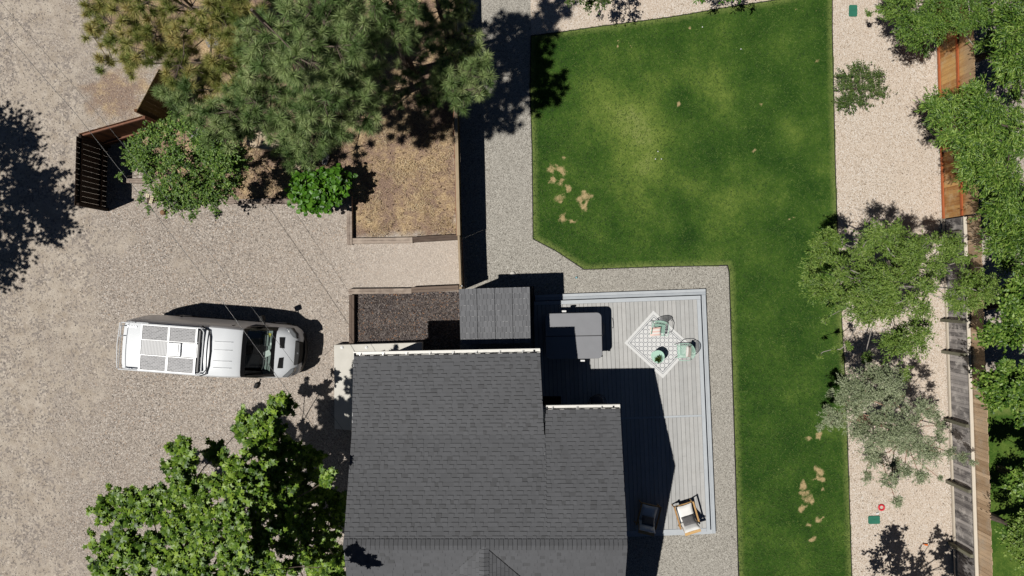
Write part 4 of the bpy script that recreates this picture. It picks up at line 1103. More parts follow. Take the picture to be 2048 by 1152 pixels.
for py_ in (470, 640, 703, 838, 962, 1085, 1210):
    t_ = (P(0, py_, 0).y - a.y) / (b.y - a.y); t_ = max(0.01, min(.99, t_)); post(f6, a.lerp(b, t_) + q * .17, 1.33, 'post', .12)
m_ = MB(f6.location); pa_ = W(1911, 697, .3) ; m_.bar(P(1905, 697, .3), P(1940, 663, 1.2), .07, .04, up=(1, 0, 0)); m_.build('brace', M['cedarrail'], f6)

# ------------------------------------------------------------------ van
VL = 5.72
vang = math.radians(-4.3); vc = Vector((-10.62, -2.17, 0)); van = empty('camper_van', vc, vang, 'white high roof camper van with a loaded roof rack parked on the gravel drive', 'van')
def sec(x, wd, zl, zr, wr=None, crown=.03):
    wr = wd * .86 if wr is None else wr; hh = zr - zl
    zb = min(1.15, zl + hh * .62)
    half = [(wd * .9, zl), (wd * .99, zl + .12), (wd, lerp(zl, zb, .55)), (wd * .985, zb), (lerp(wd, wr, .45), lerp(zb, zr, .5)), (wr + .04, zr - .14 if hh > 1 else lerp(zb, zr, .7)), (wr - .02, zr - .04), (wr * .8, zr), (wr * .4, zr + crown * .8), (0, zr + crown)]
    f = [(x, y, z) for y, z in half] + [(x, -y, z) for y, z in half[-2::-1]]
    return f
X0 = -VL / 2; XN = VL / 2
secs = [sec(X0, .90, .5, 2.34, .74), sec(X0 + .06, .975, .42, 2.46, .80), sec(X0 + .3, .99, .4, 2.52, .84), sec(0, 1.0, .4, 2.54, .85), sec(XN - 2.2, 1.0, .4, 2.50, .84), sec(XN - 1.72, 1.0, .38, 2.42, .82, .02),
        sec(XN - 1.60, .995, .38, 2.34, .81, .02), sec(XN - .80, .985, .35, 1.42, .80, .04), sec(XN - .62, .975, .35, 1.34, .78, .04), sec(XN - .34, .935, .32, 1.20, .74, .03), sec(XN - .17, .83, .32, 1.08, .62, .02), sec(XN - .07, .70, .32, .98, .52, .02), sec(XN - .01, .52, .36, .84, .40, .01)]
vb = MB(); k = len(secs[0]); vs = [p for s in secs for p in s]; fs = []
for i in range(len(secs) - 1):
    for j in range(k):
        j2 = (j + 1) % k
        if i == 6 and 4 <= j <= 13: continue            # windscreen opening
        fs.append((i * k + j, i * k + j2, (i + 1) * k + j2, (i + 1) * k + j))
fs.append(list(range(k))[::-1]); fs.append([(len(secs) - 1) * k + j for j in range(k)])
vb.add(vs, fs, .5); body = vb.build('body', M['vanwhite'], van, smooth=True)
body.data.polygons[len(fs) - 1].use_smooth = False
md = body.modifiers.new('edge', 'EDGE_SPLIT'); md.split_angle = math.radians(38)
def vp(name, fn, m, parent=van, smooth=False, bevel=0):
    b_ = MB(); fn(b_); return b_.build(name, M[m], parent, smooth=smooth, bevel=bevel)
# windscreen: glass and black border, cabin floor below
top = [Vector(secs[6][j]) for j in range(4, 15)]; bot = [Vector(secs[7][j]) for j in range(4, 15)]
def screen(b_, i0, i1, t0, t1, lift):
    vs = []; m_ = i1 - i0 + 1
    for t_ in (t0, t1):
        for j in range(i0, i1 + 1): v = top[j].lerp(bot[j], t_); vs.append(v + Vector((lift * .8, 0, lift)))
    b_.add(vs, [(j, j + 1, m_ + j + 1, m_ + j) for j in range(m_ - 1)], .5)
vp('windscreen', lambda b_: screen(b_, 0, 10, .0, 1.0, .006), 'carglass', smooth=True)
def border(b_):
    screen(b_, 0, 10, -.02, .12, .012); screen(b_, 0, 10, .9, 1.04, .012)
    for s in (0, 1):
        vs = []
        for t_ in (0.1, .92):
            e_, i_ = (top[0].lerp(bot[0], t_), top[2].lerp(bot[2], t_)) if s == 0 else (top[8].lerp(bot[8], t_), top[10].lerp(bot[10], t_)); vs += [e_ + Vector((.01, 0, .012)), i_ + Vector((.01, 0, .012))]
        b_.add(vs, [(0, 1, 3, 2)], .5)
vp('windscreen_surround', border, 'black', smooth=False)
vp('cabin_floor', lambda b_: (b_.box((XN - 1.5, 0, .8), (1.3, 1.85, .05)), b_.box((XN - 2.1, 0, 1.4), (.05, 1.85, 1.3))), 'black')
vp('dashboard', lambda b_: (b_.box((XN - 1.0, 0, 1.33), (.36, 1.66, .12)), b_.box((XN - 1.12, -.42, 1.40), (.2, .5, .09)), b_.box((XN - 1.12, .42, 1.42), (.22, .42, .08))), 'seat', bevel=.04)
for s in (-1, 1): vp('seat', lambda b_: (b_.box((XN - 1.65, s * .42, 1.1), (.5, .5, .14)), b_.box((XN - 1.92, s * .42, 1.45), (.14, .5, .65)), b_.box((XN - 1.94, s * .42, 1.86), (.1, .26, .18))), 'seat', bevel=.04)
vp('paper', lambda b_: b_.box((XN - 1.03, -.05, 1.47), (.26, .20, .01), rz=.5), 'paper'); vp('permit', lambda b_: b_.box((XN - .93, .30, 1.42), (.09, .1, .01)), 'paper')
vp('sticker', lambda b_: b_.box((XN - 1.0, .62, 1.41), (.09, .12, .01)), 'yellow')
vp('steering_wheel', lambda b_: b_.tube([(XN - 1.3 + .06 * math.cos(a), .42 + .19 * math.sin(a), 1.42 + .17 * math.cos(a)) for a in np.linspace(0, 2 * math.pi, 17)[:-1]], .015, 6, closed=True), 'black')
for s in (-1, 1):
    vp('wiper', lambda b_: (b_.bar((XN - .84, s * .05 + .1, 1.47), (XN - .92, s * .62, 1.55), .022, .02)), 'black')
    vp('hood_vent', lambda b_: b_.add([(XN - .62, s * .18, 1.385), (XN - .48, s * .16, 1.315), (XN - .50, s * .56, 1.315), (XN - .66, s * .56, 1.385)] + [(XN - .62, s * .18, 1.30), (XN - .48, s * .16, 1.22), (XN - .50, s * .56, 1.2), (XN - .66, s * .56, 1.25)], [(0, 1, 2, 3) if s > 0 else (3, 2, 1, 0), (0, 4, 5, 1), (1, 5, 6, 2), (2, 6, 7, 3), (3, 7, 4, 0)]), 'black')
    vp('headlight', lambda b_: b_.prism([(XN - .54, s * .90), (XN - .24, s * .58), (XN - .09, s * .52), (XN - .13, s * .70), (XN - .32, s * .90)], .78, 1.19), 'glasslamp', bevel=.03)
    mr = vp('wing_mirror', lambda b_: (b_.box((XN - 1.28, s * 1.2, 1.52), (.13, .20, .3), rz=s * .35), b_.bar((XN - 1.2, s * .96, 1.42), (XN - 1.24, s * 1.14, 1.46), .05, .05)), 'rubber', bevel=.03)
    vp('side_window', lambda b_: b_.add([(XN - 2.15, s * .958, 1.30), (XN - 1.05, s * .962, 1.30), (XN - 1.28, s * .925, 1.62), (XN - 1.62, s * .885, 2.0), (XN - 2.15, s * .885, 2.02)], [(0, 1, 2, 3, 4)] if s > 0 else [(4, 3, 2, 1, 0)]), 'window')
    vp('sill_trim', lambda b_: b_.bar((X0 + 1.5, s * 1.0, .5), (XN - 1.5, s * 1.0, .5), .03, .1), 'black')
vp('grille', lambda b_: b_.prism([(XN - .17, -.46), (XN - .01, -.40), (XN + .015, 0), (XN - .01, .40), (XN - .17, .46)], .62, 1.10), 'rubber', bevel=.02)
vp('emblem', lambda b_: b_.lathe((XN - .05, 0, 1.10), [(.03, 0), (.03, .01)], 14), 'glasslamp')
vp('front_bumper', lambda b_: b_.prism([(XN - .5, -.98), (XN - .26, -.88), (XN - .06, -.68), (XN + .06, -.38), (XN + .10, 0), (XN + .06, .38), (XN - .06, .68), (XN - .26, .88), (XN - .5, .98)], .30, .62), 'black', bevel=.04)
vp('rear_bumper', lambda b_: b_.prism([(X0 + .3, -.98), (X0 - .07, -.9), (X0 - .07, .9), (X0 + .3, .98)], .40, .58), 'black', bevel=.03)
for x in (XN - .98, X0 + 1.15):
    for s in (-1, 1):
        wo = vp('wheel', lambda b_: b_.tube([(x, s * .80, .36), (x, s * 1.005, .36)], [.36, .36], 24), 'rubber', bevel=.03)
        vp('rim', lambda b_: b_.tube([(x, s * .90, .36), (x, s * 1.012, .36)], [.23, .21], 20), 'steel', wo)
# roof rack
ZK = 2.72
rx0, rx1, ry = X0 + .10, X0 + 2.86, .80
rk = vp('roof_rack', lambda b_: (b_.tube([(rx0, -ry, ZK), (rx1 - .05, -ry, ZK), (rx1 + .06, -ry + .12, ZK), (rx1 + .06, ry - .12, ZK), (rx1 - .05, ry, ZK), (rx0, ry, ZK)], .02, 6, closed=True),
                                    b_.tube([(rx0, -ry, ZK - .1), (rx1, -ry, ZK - .1)], .014, 6), b_.tube([(rx0, ry, ZK - .1), (rx1, ry, ZK - .1)], .014, 6),
                                    [b_.bar((x, -ry, ZK - .0), (x, ry, ZK - .0), .035, .035) for x in (rx0 + .70, rx0 + 1.64, rx1 - .16)],
                                    [b_.bar((x, s * ry, ZK - .16), (x, s * ry, ZK), .03, .04, up=(1, 0, 0)) for s in (-1, 1) for x in (rx0 + .3, rx0 + 1.1, rx0 + 1.9, rx0 + 2.5)],
                                    [b_.bar((x + .03, s * ry, ZK - .09), (x + .2, s * ry, ZK - .01), .012, .012) for s in (-1, 1) for x in np.arange(rx0 + .1, rx1 - .3, .34)]), 'alu')
c0, c1, c2 = rx0 + .73, rx0 + 1.62, rx1 - .19
for (xa, xb, ya, yb_) in ((c0, c1 - .0, .27, .77), (c0, c1, -.77, -.25), (c1 + .05, c2, .27, .77), (c1 + .05, c2, -.77, -.25)):
    def pf(b_): b_.box(((xa + xb) / 2, (ya + yb_) / 2, ZK + .012), (xb - xa - .02, yb_ - ya - .02, .012))
    pn = vp('roof_panel', pf, 'perf')
    vp('panel_frame', lambda b_: (b_.bar((xa, ya, ZK + .015), (xb, ya, ZK + .015), .02, .03), b_.bar((xa, yb_, ZK + .015), (xb, yb_, ZK + .015), .02, .03), b_.bar((xa, ya, ZK + .016), (xa, yb_, ZK + .016), .02, .03), b_.bar((xb, ya, ZK + .016), (xb, yb_, ZK + .016), .02, .03)), 'alu', pn)
vp('ribbed_panel', lambda b_: b_.box(((c0 + c1) / 2, .01, ZK + .008), (c1 - c0 - .02, .48, .012)), 'meshpanel')
vp('roof_vent', lambda b_: (b_.box((c1 + .27, .01, ZK + .02), (.42, .46, .09)), b_.box((c1 + .25, .01, ZK + .07), (.34, .38, .04))), 'alu', bevel=.03)
vp('roof_plate', lambda b_: b_.box(((c1 + c2) / 2 + .2, .01, ZK - .01), (c2 - c1 - .1, .46, .012)), 'alu')
vp('light_bar', lambda b_: b_.box((rx1 - .07, 0, ZK - .02), (.09, 1.46, .06)), 'black', bevel=.02)
vp('wind_deflector', lambda b_: b_.tube([(rx1 - .05, -.86, 2.52), (rx1 + .16, -.78, 2.575), (rx1 + .24, -.5, 2.585), (rx1 + .27, 0, 2.595), (rx1 + .24, .5, 2.585), (rx1 + .18, .72, 2.575), (rx1 - .1, .86, 2.52)], .022, 6), 'black', smooth=True)
for y in (-.54, -.30, .08, .36): vp('roof_rib', lambda b_: b_.bar((rx1 + .36, y, 2.568), (rx1 + .95, y, 2.538), .012, .012), 'vanwhite')
vp('ladder', lambda b_: (b_.tube([(X0 - .03, .30, .8), (X0 - .16, .30, 1.1), (X0 - .14, .30, 2.4), (X0 + .1, .30, 2.66)], .016, 6), b_.tube([(X0 - .03, .64, .8), (X0 - .16, .64, 1.1), (X0 - .14, .64, 2.4), (X0 + .1, .64, 2.66)], .016, 6), [b_.tube([(X0 - .155, .30, z), (X0 - .155, .64, z)], .013, 6) for z in (1.1, 1.4, 1.7, 2.0, 2.3)]), 'alu')
vp('rear_rack_rail', lambda b_: b_.tube([(X0 - .02, -.78, 2.60), (X0 - .06, .0, 2.62), (X0 - .02, .78, 2.60)], .014, 6), 'alu')
vp('roof_marking', lambda b_: [b_.box((rx0 + .13 + i * .09, .66, 2.552 - i * .0), (w__, .05, .004)) for i, w__ in enumerate((.03, .055, .02, .05))], 'steel')
vp('door_hinge', lambda b_: b_.box((X0 + 1.35, 1.03, 1.1), (.06, .05, .06)), 'black')

# ------------------------------------------------------------------ small things
def small(name, px, py, z, label, cat, fn, m, smooth=False, bevel=0, rz=0):
    b_ = MB(); fn(b_); o = b_.build(name, M[m], None, smooth=smooth, bevel=bevel); o.location = P(px, py, z); o.rotation_euler = (0, 0, rz); return tag(o, label, cat)
small('valve_box_lid', 1705.5, 22, .03, 'green plastic valve box lid at the top of the pebble strip', 'lid', lambda b_: (b_.prism(rbox((0, 0), (.31, .44), .05), 0, .04), b_.box((.0, .02, .045), (.06, .02, .01))), 'green', bevel=.008, rz=-.02)
small('valve_box_lid', 1747.5, 1039.5, .03, 'green plastic valve box lid beside the red ring', 'lid', lambda b_: (b_.prism(rbox((0, 0), (.44, .30), .05), 0, .04), b_.box((.0, .02, .045), (.06, .02, .01))), 'green', bevel=.008, rz=.02)
small('toy_ring', 1763, 1015, .05, 'red plastic ring lying on the pebbles near the green lid', 'ring', lambda b_: b_.tube([(.1 * math.cos(a), .1 * math.sin(a), 0) for a in np.linspace(0, 2 * math.pi, 25)[:-1]], .033, 8, closed=True), 'red', smooth=True)
small('sprinkler_head', 1754, 1027, .04, 'small white sprinkler piece between red ring and green lid', 'sprinkler', lambda b_: (b_.box((0, 0, .02), (.09, .05, .04)), b_.tube([(0, 0, .02), (.06, .05, .03)], .015, 6)), 'white')
small('toy_figure', 1852, 1089, .06, 'orange plastic toy in the tree shadow by the fence', 'toy', lambda b_: (b_.box((0, 0, .03), (.09, .06, .06)), b_.tube([(-.13, .03, .03), (.0, 0, .04)], .02, 6)), 'orange', bevel=.01)
small('lawn_ball', 1153, 555, .06, 'tiny pale blue ball on the gravel path below the lawn corner', 'ball', lambda b_: b_.lathe((0, 0, 0), [(.005, -.04), (.03, -.03), (.042, 0), (.03, .03), (.005, .042)], 12), 'blue', smooth=True)
for i, (x, y, lb) in enumerate([(1316, 303, 'uppermost of three tiny pale golf balls on the lawn'), (1311, 318, 'lower left of three tiny pale golf balls on the lawn'), (1323, 318, 'lower right of three tiny pale golf balls on the lawn'), (1482, 98, 'tiny white ball alone in the upper right lawn'), (1405, 54, 'tiny white ball near the top edging of the lawn')]):
    o = small('golf_ball', x, y, .07, lb, 'ball', lambda b_: b_.lathe((0, 0, 0), [(.004, -.022), (.018, -.014), (.023, 0), (.018, .014), (.004, .022)], 10), 'white', smooth=True); o['group'] = 'tiny balls on the lawn'
small('paving_stone', 1025, 548, .03, 'round grey stone in the shed shadow on the gravel path', 'stone', lambda b_: b_.lathe((0, 0, 0), [(.10, 0), (.095, .03), (.06, .045), (.01, .05)], 16), 'concrete', smooth=True)
small('brown_stone', 326, 425, .06, 'orange brown stone on the gravel below the number tiles', 'stone', lambda b_: b_.lathe((0, 0, 0), [(.1, 0), (.105, .04), (.08, .08), (.02, .09)], 9), 'terracotta')
# address post with tiles
na = P(318, 400, .0); ap = empty('address_post', na, 0, 'short wooden post carrying cream house number tiles under the small leafy tree', 'sign')
b_ = MB(); b_.box((0, 0, .35), (.14, .14, .7)); b_.build('post', M['timberd'], ap)
def digit(b_, ch, ox, oy, s, z):
    seg = {'a': ((-.5, 1), (.5, 1)), 'b': ((.5, 1), (.5, 0)), 'c': ((.5, 0), (.5, -1)), 'd': ((-.5, -1), (.5, -1)), 'e': ((-.5, 0), (-.5, -1)), 'f': ((-.5, 1), (-.5, 0)), 'g': ((-.5, 0), (.5, 0))}
    mp = {'3': 'abgcd', '9': 'abcdfg', '5': 'afgcd'}
    for q_ in mp[ch]:
        (x0, y0), (x1, y1) = seg[q_]; b_.bar((ox + x0 * s, oy + y0 * s, z), (ox + x1 * s, oy + y1 * s, z), s * .32, .004)
for i, (ch, ox, oy) in enumerate((('5', -.05, .07), ('9', .10, .0), ('3', .05, -.14))):
    b_ = MB(); b_.box((ox, oy, .72 - i * .02), (.115, .135, .015), rz=-.15 * i); tl = b_.build('number_tile', M['tile'], ap, bevel=.006)
    b_ = MB(); digit(b_, ch, ox, oy, .035, .731 - i * .02); b_.build('numeral', M['black'], tl)
b_ = MB(); b_.box((.02, -.06, .62), (.3, .3, .02)); b_.build('backing_board', M['timberd'], ap)

# ------------------------------------------------------------------ cables
def cable(name, label, pts, r=.008):
    m_ = MB(pts[0]); m_.tube(pts, r, 6); o = m_.build(name, M['cable'], None, smooth=True); o.location = pts[0]; return tag(o, label, 'cable', 'overhead service cables')
def cpts(px, z0, z1):
    n_ = len(px); out = []
    for i, (x, y) in enumerate(px):
        t_ = i / (n_ - 1); out.append(P(x, y, lerp(z0, z1, t_) - .35 * 4 * t_ * (1 - t_)))
    return out
cable('overhead_cable', 'thin overhead cable crossing above the windscreen top of the van', cpts([(-60, -20), (8, 61), (69, 134), (153, 229), (237, 336), (313, 431), (430, 583), (538, 730), (581, 790), (641, 872), (692, 948), (715, 985)], 5.2, 3.3))
cable('overhead_cable', 'thin overhead cable crossing above the bonnet of the van', cpts([(-60, -70), (4, 8), (80, 94), (208, 242), (300, 355), (400, 480), (497, 606), (560, 690), (609, 756), (640, 798), (699, 877), (718, 902)], 5.2, 3.3), .0055)
# ------------------------------------------------------------------ trees and shrubs
PA = [(175, -60), (490, -60), (495, 60), (480, 130), (480, 205), (420, 205), (360, 170), (310, 120), (270, 125), (235, 110), (210, 70), (172, 70)]
LA = poly_lobes(PA, 30, 6.3, 2.6, (400, 10), 260, .92, .5, 3) + [(183, 72, 2.4), (212, 118, 2.6), (248, 118, 2.7), (276, 122, 2.7), (190, 20, 2.6), (450, 30, 6.6), (472, 62, 6.4), (440, 85, 6.1), (492, 22, 6.5), (484, 92, 6.2), (430, 5, 6.6), (465, 5, 6.6)]
make_pine('golden tinged ponderosa pine at the top left, its needles partly yellow', (400, 60), LA, M['needleg'], .19)
PB = [(318, 150), (350, 165), (400, 212), (445, 215), (490, 180), (478, 100), (500, 30), (560, -40), (700, -60), (720, 60), (730, 140), (760, 190), (760, 240), (700, 262), (650, 290), (600, 300), (560, 262), (520, 262), (470, 262), (430, 270), (395, 225), (350, 225), (330, 190), (318, 150)]
LB = poly_lobes(PB, 30, 8.4, 2.8, (560, 90), 300, .92, .65, 4) + [(588, 318, 2.0), (572, 296, 2.1), (620, 300, 2.2)]
LB += poly_lobes(PB, 42, 5.2, 2.4, (560, 90), 300, .9, .5, 44)
make_pine('dark green ponderosa pine with the widest crown, above the tan boulders', (560, 110), LB, M['needle'], .24)
PC = [(690, -60), (820, -60), (812, 30), (800, 60), (795, 130), (765, 190), (730, 150), (715, 60)]
LC = poly_lobes(PC, 28, 7.8, 5.6, (750, 0), 220, .9, .3, 5)
LC2 = poly_lobes([(800, 60), (900, -40), (905, 190), (860, 210), (780, 215)], 46, 2.4, 1.5, (840, 80), 200, .85, .3, 9)
make_pine('green ponderosa pine whose right half lies in deep shade by the board fence', (770, 40), LC + LC2, M['needle'], .2)
PD = [(885, 75), (930, 55), (955, 90), (978, 110), (975, 170), (950, 205), (915, 200), (880, 165), (868, 130)]
LD = poly_lobes(PD, 27, 5.2, 4.4, (925, 120), 120, 1, .2, 6) + [(850, 60, 5.4), (845, 20, 5.6), (880, 10, 5.3), (925, 5, 4.8), (900, 45, 5.0), (900, -40, 6), (940, -60, 6), (870, -70, 6.5), (920, -20, 5.6), (880, -20, 5.8), (960, -90, 5.5), (960, -40, 5)]
make_pine('ponderosa pine reaching over the board fence with bare grey twigs on top', (905, 140), LD, M['needle'], .17, dead=22, pull=.15)

SM = [(262, 272), (300, 262), (345, 240), (375, 232), (415, 262), (455, 285), (478, 310), (490, 345), (470, 385), (440, 410), (400, 420), (365, 425), (335, 412), (300, 385), (268, 345), (258, 300)]
L = poly_lobes(SM, 20, 3.6, 1.6, (375, 320), 150, .93, .25, 12) + [(240, 352, 1.7, .14), (285, 398, 1.3, .18), (318, 375, 1.5, .2), (300, 418, 1.0, .14), (385, 432, 1.0, .14), (430, 418, 1.2, .2)]
make_tree('small_tree', 'small leafy tree between the dark slatted fence and the dry grass', 'tree', (385, 335), L, .36, 24000, .075, T_OVAL, M['locust'], M['bark'], .09, clump=9, twig=.008)
BU = [(590, 350), (620, 336), (665, 336), (692, 350), (690, 385), (672, 415), (640, 424), (612, 418), (590, 400), (584, 372)]
L = poly_lobes(BU, 14, 1.35, .8, (636, 378), 66, .97, .12, 13, inset=5)
make_tree('bush', 'round bush with big fresh green leaves at the timber ends', 'bush', (640, 380), L, .24, 1300, .15, T_HEART, M['hedge'], M['bark'], .04, clump=4, twig=.008, top=1.2)

MP = [(205, 1160), (180, 1120), (200, 1080), (250, 1055), (245, 1040), (190, 1045), (200, 1015), (240, 985), (280, 975), (320, 985), (345, 940), (335, 900), (365, 880), (385, 920), (410, 900), (430, 880), (470, 880), (470, 850), (480, 830), (520, 835), (545, 790), (580, 805), (580, 840), (560, 870), (545, 930), (590, 920), (600, 990), (640, 990), (655, 1040), (640, 1070), (690, 1110), (690, 1260), (200, 1260)]
L = poly_lobes(MP, 31, 8.2, 2.6, (400, 1130), 400, .95, .6, 14)
L = [(x, y, min(z, 6.9 - max(0, x - 490) / 50.) if x < 575 else 2.1 + .25 * (z - 5), .38) for x, y, z in L if x < 575 or random.random() < .75]
L += [(555, 805, 2.7, .33), (520, 838, 2.7, .3), (488, 838, 2.6, .3), (230, 1000, 2.7, .34), (262, 995, 2.8, .3), (205, 1018, 2.6, .28), (360, 905, 2.9, .4), (378, 935, 3.0, .35), (240, 1060, 3, .3), (655, 950, 5.1, .26), (648, 965, 5.0, .2), (650, 1075, 3.4, .26), (668, 1120, 3.6, .26), (655, 1140, 6.2, .3), (665, 1170, 6.3, .38)]
L += poly_lobes([(480, 900), (600, 860), (640, 960), (600, 1050), (500, 1000)], 38, 2.6, 1.8, (550, 950), 150, .9, .3, 15)
L += poly_lobes([(575, 850), (620, 880), (650, 940), (690, 1010), (685, 1160), (570, 1160)], 30, 2.4, 2.0, (600, 1050), 200, .85, .15, 55, inset=12)
L += [(548, 870, 5.2, .4), (560, 905, 5.4, .4), (556, 945, 5.7, .4), (562, 985, 5.8, .4), (530, 900, 5.6, .4)]
L += poly_lobes([(220, 1150), (300, 1000), (400, 960), (640, 1000), (680, 1150)], 55, 3.2, 2.2, (450, 1130), 300, .9, .3, 16)
make_tree('maple_tree', 'large maple with star shaped leaves filling the bottom left beside the house', 'tree', (450, 1110), L, .4, 40000, .098, T_STAR, M['maple'], M['bark'], .2, clump=10, top=7.6, twig=.010)

SB = [(1680, 150), (1700, 133), (1725, 140), (1758, 138), (1755, 165), (1765, 190), (1745, 195), (1745, 220), (1715, 205), (1690, 222), (1672, 205), (1690, 190), (1672, 170)]
L = poly_lobes(SB, 14, .95, .5, (1715, 175), 60, .95, .1, 16, inset=3) + [(1675, 152, .5, .12), (1760, 150, .6, .12), (1764, 192, .5, .1), (1700, 226, .5, .1), (1672, 180, .5, .1)]
make_tree('shrub', 'low round shrub alone on the white pebbles beside the lawn', 'shrub', (1714, 180), L, .27, 5200, .05, T_OVAL, M['shrub'], M['bark'], .03, clump=7, twig=.006, top=.8)

TR = [(1755, -60), (1985, -60), (1985, 45), (1960, 70), (1925, 70), (1910, 80), (1880, 62), (1850, 95), (1835, 110), (1800, 80), (1790, 45), (1760, 30)]
L = poly_lobes(TR, 22, 4.5, 2.6, (1880, -30), 190, .92, .25, 17, inset=16) + [(1738, 28, 2.3, .12), (1765, 18, 2.4, .18), (1850, 100, 2.1, .2), (1838, 75, 2.3, .2), (1955, 90, 2.7, .2)]
make_tree('locust_tree', 'feathery green tree overhanging the top of the orange fence', 'tree', (1880, -20), L, .36, 24000, .085, T_LANCE, M['locust'], M['barkpale'], .12, clump=9)
SU = [(1855, 200), (1890, 165), (1930, 150), (1965, 160), (1990, 190), (2060, 200), (2060, 480), (1990, 450), (1960, 370), (1930, 350), (1900, 320), (1885, 300), (1870, 260), (1856, 225)]
L = poly_lobes(SU, 25, 4.6, 2.6, (1970, 260), 180, .92, .5, 18, inset=20) + poly_lobes(SU, 50, 2.6, 1.8, (1970, 260), 180, .9, .2, 19, inset=25)
make_tree('sumac_tree', 'dense tree with long narrow leaves covering the fence between its orange stretches', 'tree', (1985, 270), L, .42, 26000, .135, T_LEAF, M['sumac'], M['bark'], .14, clump=9)
for lab, poly, zt, cen, R, seed, mat, nl, cl in [
    ('dense leafy tree in the upper right corner of the photo', [(1975, 90), (1990, -40), (2120, -40), (2120, 210), (2000, 195), (1985, 140)], 5.2, (2060, 60), 150, 20, 'sumac', 12000, 9),
    ('leafy tree beyond the fence level with the orange fence end', [(1975, 395), (2120, 380), (2120, 560), (2030, 560), (2000, 520), (1965, 470)], 4.4, (2060, 450), 130, 21, 'sumac', 10000, 9)]:
    L = poly_lobes(poly, 27, zt, 2.6, cen, R, .95, .25, seed, inset=22) + poly_lobes(poly, 50, 2.4, 1.6, cen, R, .9, .2, seed + 40)
    make_tree('sumac_tree', lab, 'tree', cen, L, .42, nl, .135, T_LEAF, M[mat], M['bark'], .12, group='leafy trees beyond the right fence', clump=cl)
for lab, poly, zt, cen, R, seed, mat, nl in [
    ('bright green tree beyond the fence beside the olive coloured crown', [(2010, 560), (2120, 540), (2120, 700), (1990, 690), (1950, 680), (1985, 640)], 4.2, (2060, 620), 130, 24, 'sumac', 6500),
    ('bright green tree beyond the fence just above the neighbour lawn', [(1945, 770), (1985, 720), (2120, 700), (2120, 860), (2030, 880), (1995, 820), (1950, 800)], 4.4, (2060, 790), 140, 25, 'sumac', 8000),
    ('dark edged tree on the neighbour lawn at the right border', [(2020, 960), (2120, 900), (2120, 1010), (2040, 1010)], 4.0, (2070, 960), 90, 26, 'sumac', 3500),
    ('olive toned tree in the bottom right corner of the photo', [(1992, 1050), (2040, 1020), (2120, 1000), (2120, 1180), (2030, 1130), (2000, 1100)], 3.9, (2060, 1080), 110, 27, 'olive', 5200)]:
    L = poly_lobes(poly, 25, zt, 2.2, cen, R, .9, .3, seed, inset=18)
    tm = T_OVAL
    make_tree('leafy_tree', lab, 'tree', cen, L, .36, nl, .11 if mat != 'olive' else .075, tm, M[mat], M['bark'], .12, group='leafy trees beyond the right fence', clump=7)

OL = [(1632, 470), (1660, 455), (1690, 480), (1720, 500), (1745, 455), (1790, 450), (1830, 470), (1860, 455), (1890, 455), (1930, 490), (1940, 540), (1960, 540), (2000, 545), (1985, 600), (1960, 620), (1900, 620), (1880, 610), (1850, 640), (1855, 700), (1830, 735), (1800, 700), (1760, 690), (1730, 650), (1700, 620), (1640, 615), (1605, 580), (1620, 530)]
L = poly_lobes(OL, 22, 5.2, 2.8, (1790, 560), 230, .80, .5, 30) + [(1700, 690, 2.4, .16), (1670, 700, 2.3, .12), (1640, 712, 2.3, .1), (1735, 715, 2.5, .25), (1690, 515, 3.9, .3), (1700, 555, 4.0, .35), (1688, 590, 3.8, .3), (1770, 740, 2.6, .25), (1810, 745, 2.5, .25), (1612, 560, 2.6, .2), (1650, 640, 2.5, .18)]
make_tree('olive_tree', 'wide olive green tree spreading from the lawn edge over the grey fence', 'tree', (1795, 580), L, .36, 60000, .075, T_LANCE, M['olive'], M['barkpale'], .15, clump=12)
SV = [(1700, 755), (1730, 735), (1770, 740), (1800, 770), (1835, 800), (1880, 810), (1895, 850), (1885, 900), (1860, 940), (1850, 965), (1800, 950), (1790, 1000), (1765, 985), (1770, 930), (1745, 920), (1715, 880), (1690, 860), (1650, 845), (1640, 835), (1690, 820), (1665, 790)]
L = poly_lobes(SV, 22, 4.3, 2.2, (1780, 860), 170, .82, .4, 31) + [(1642, 855, 2.1, .14), (1660, 845, 2.1, .16), (1662, 788, 2.2, .16), (1655, 815, 2.2, .14), (1735, 950, 2.0, .2), (1925, 915, 2.3, .2), (1945, 925, 2.3, .13), (1795, 1000, 2.0, .22), (1900, 905, 2.4, .22), (1880, 955, 1.9, .12)]
make_tree('silver_tree', 'silvery leaved tree with reddish twigs below the olive green tree', 'tree', (1785, 875), L, .34, 48000, .064, T_LANCE, M['silver'], M['barkred'], .12, clump=12)
# small pieces peeping in at the top
L = poly_lobes([(1120, -90), (1230, -90), (1225, 0), (1200, 14), (1150, 18), (1125, 10)], 22, 3.2, 2.0, (1170, -60), 100, .9, .2, 33)
make_tree('shrub', 'dark leafy shrub peeping in at the top over the pebbles beside the path', 'shrub', (1170, -50), L, .3, 2400, .065, T_OVAL, M['shrub'], M['bark'], .07, clump=8)
L = poly_lobes([(1380, -90), (1500, -90), (1492, 0), (1470, 12), (1440, 8), (1400, 10), (1388, 0)], 22, 2.2, 1.4, (1440, -60), 100, .92, .15, 34)
make_tree('shrub', 'bright leafy shrub peeping in at the top above the lawn edging', 'shrub', (1440, -50), L, .28, 1300, .12, T_LANCE, M['hedge'], M['bark'], .06, clump=7)
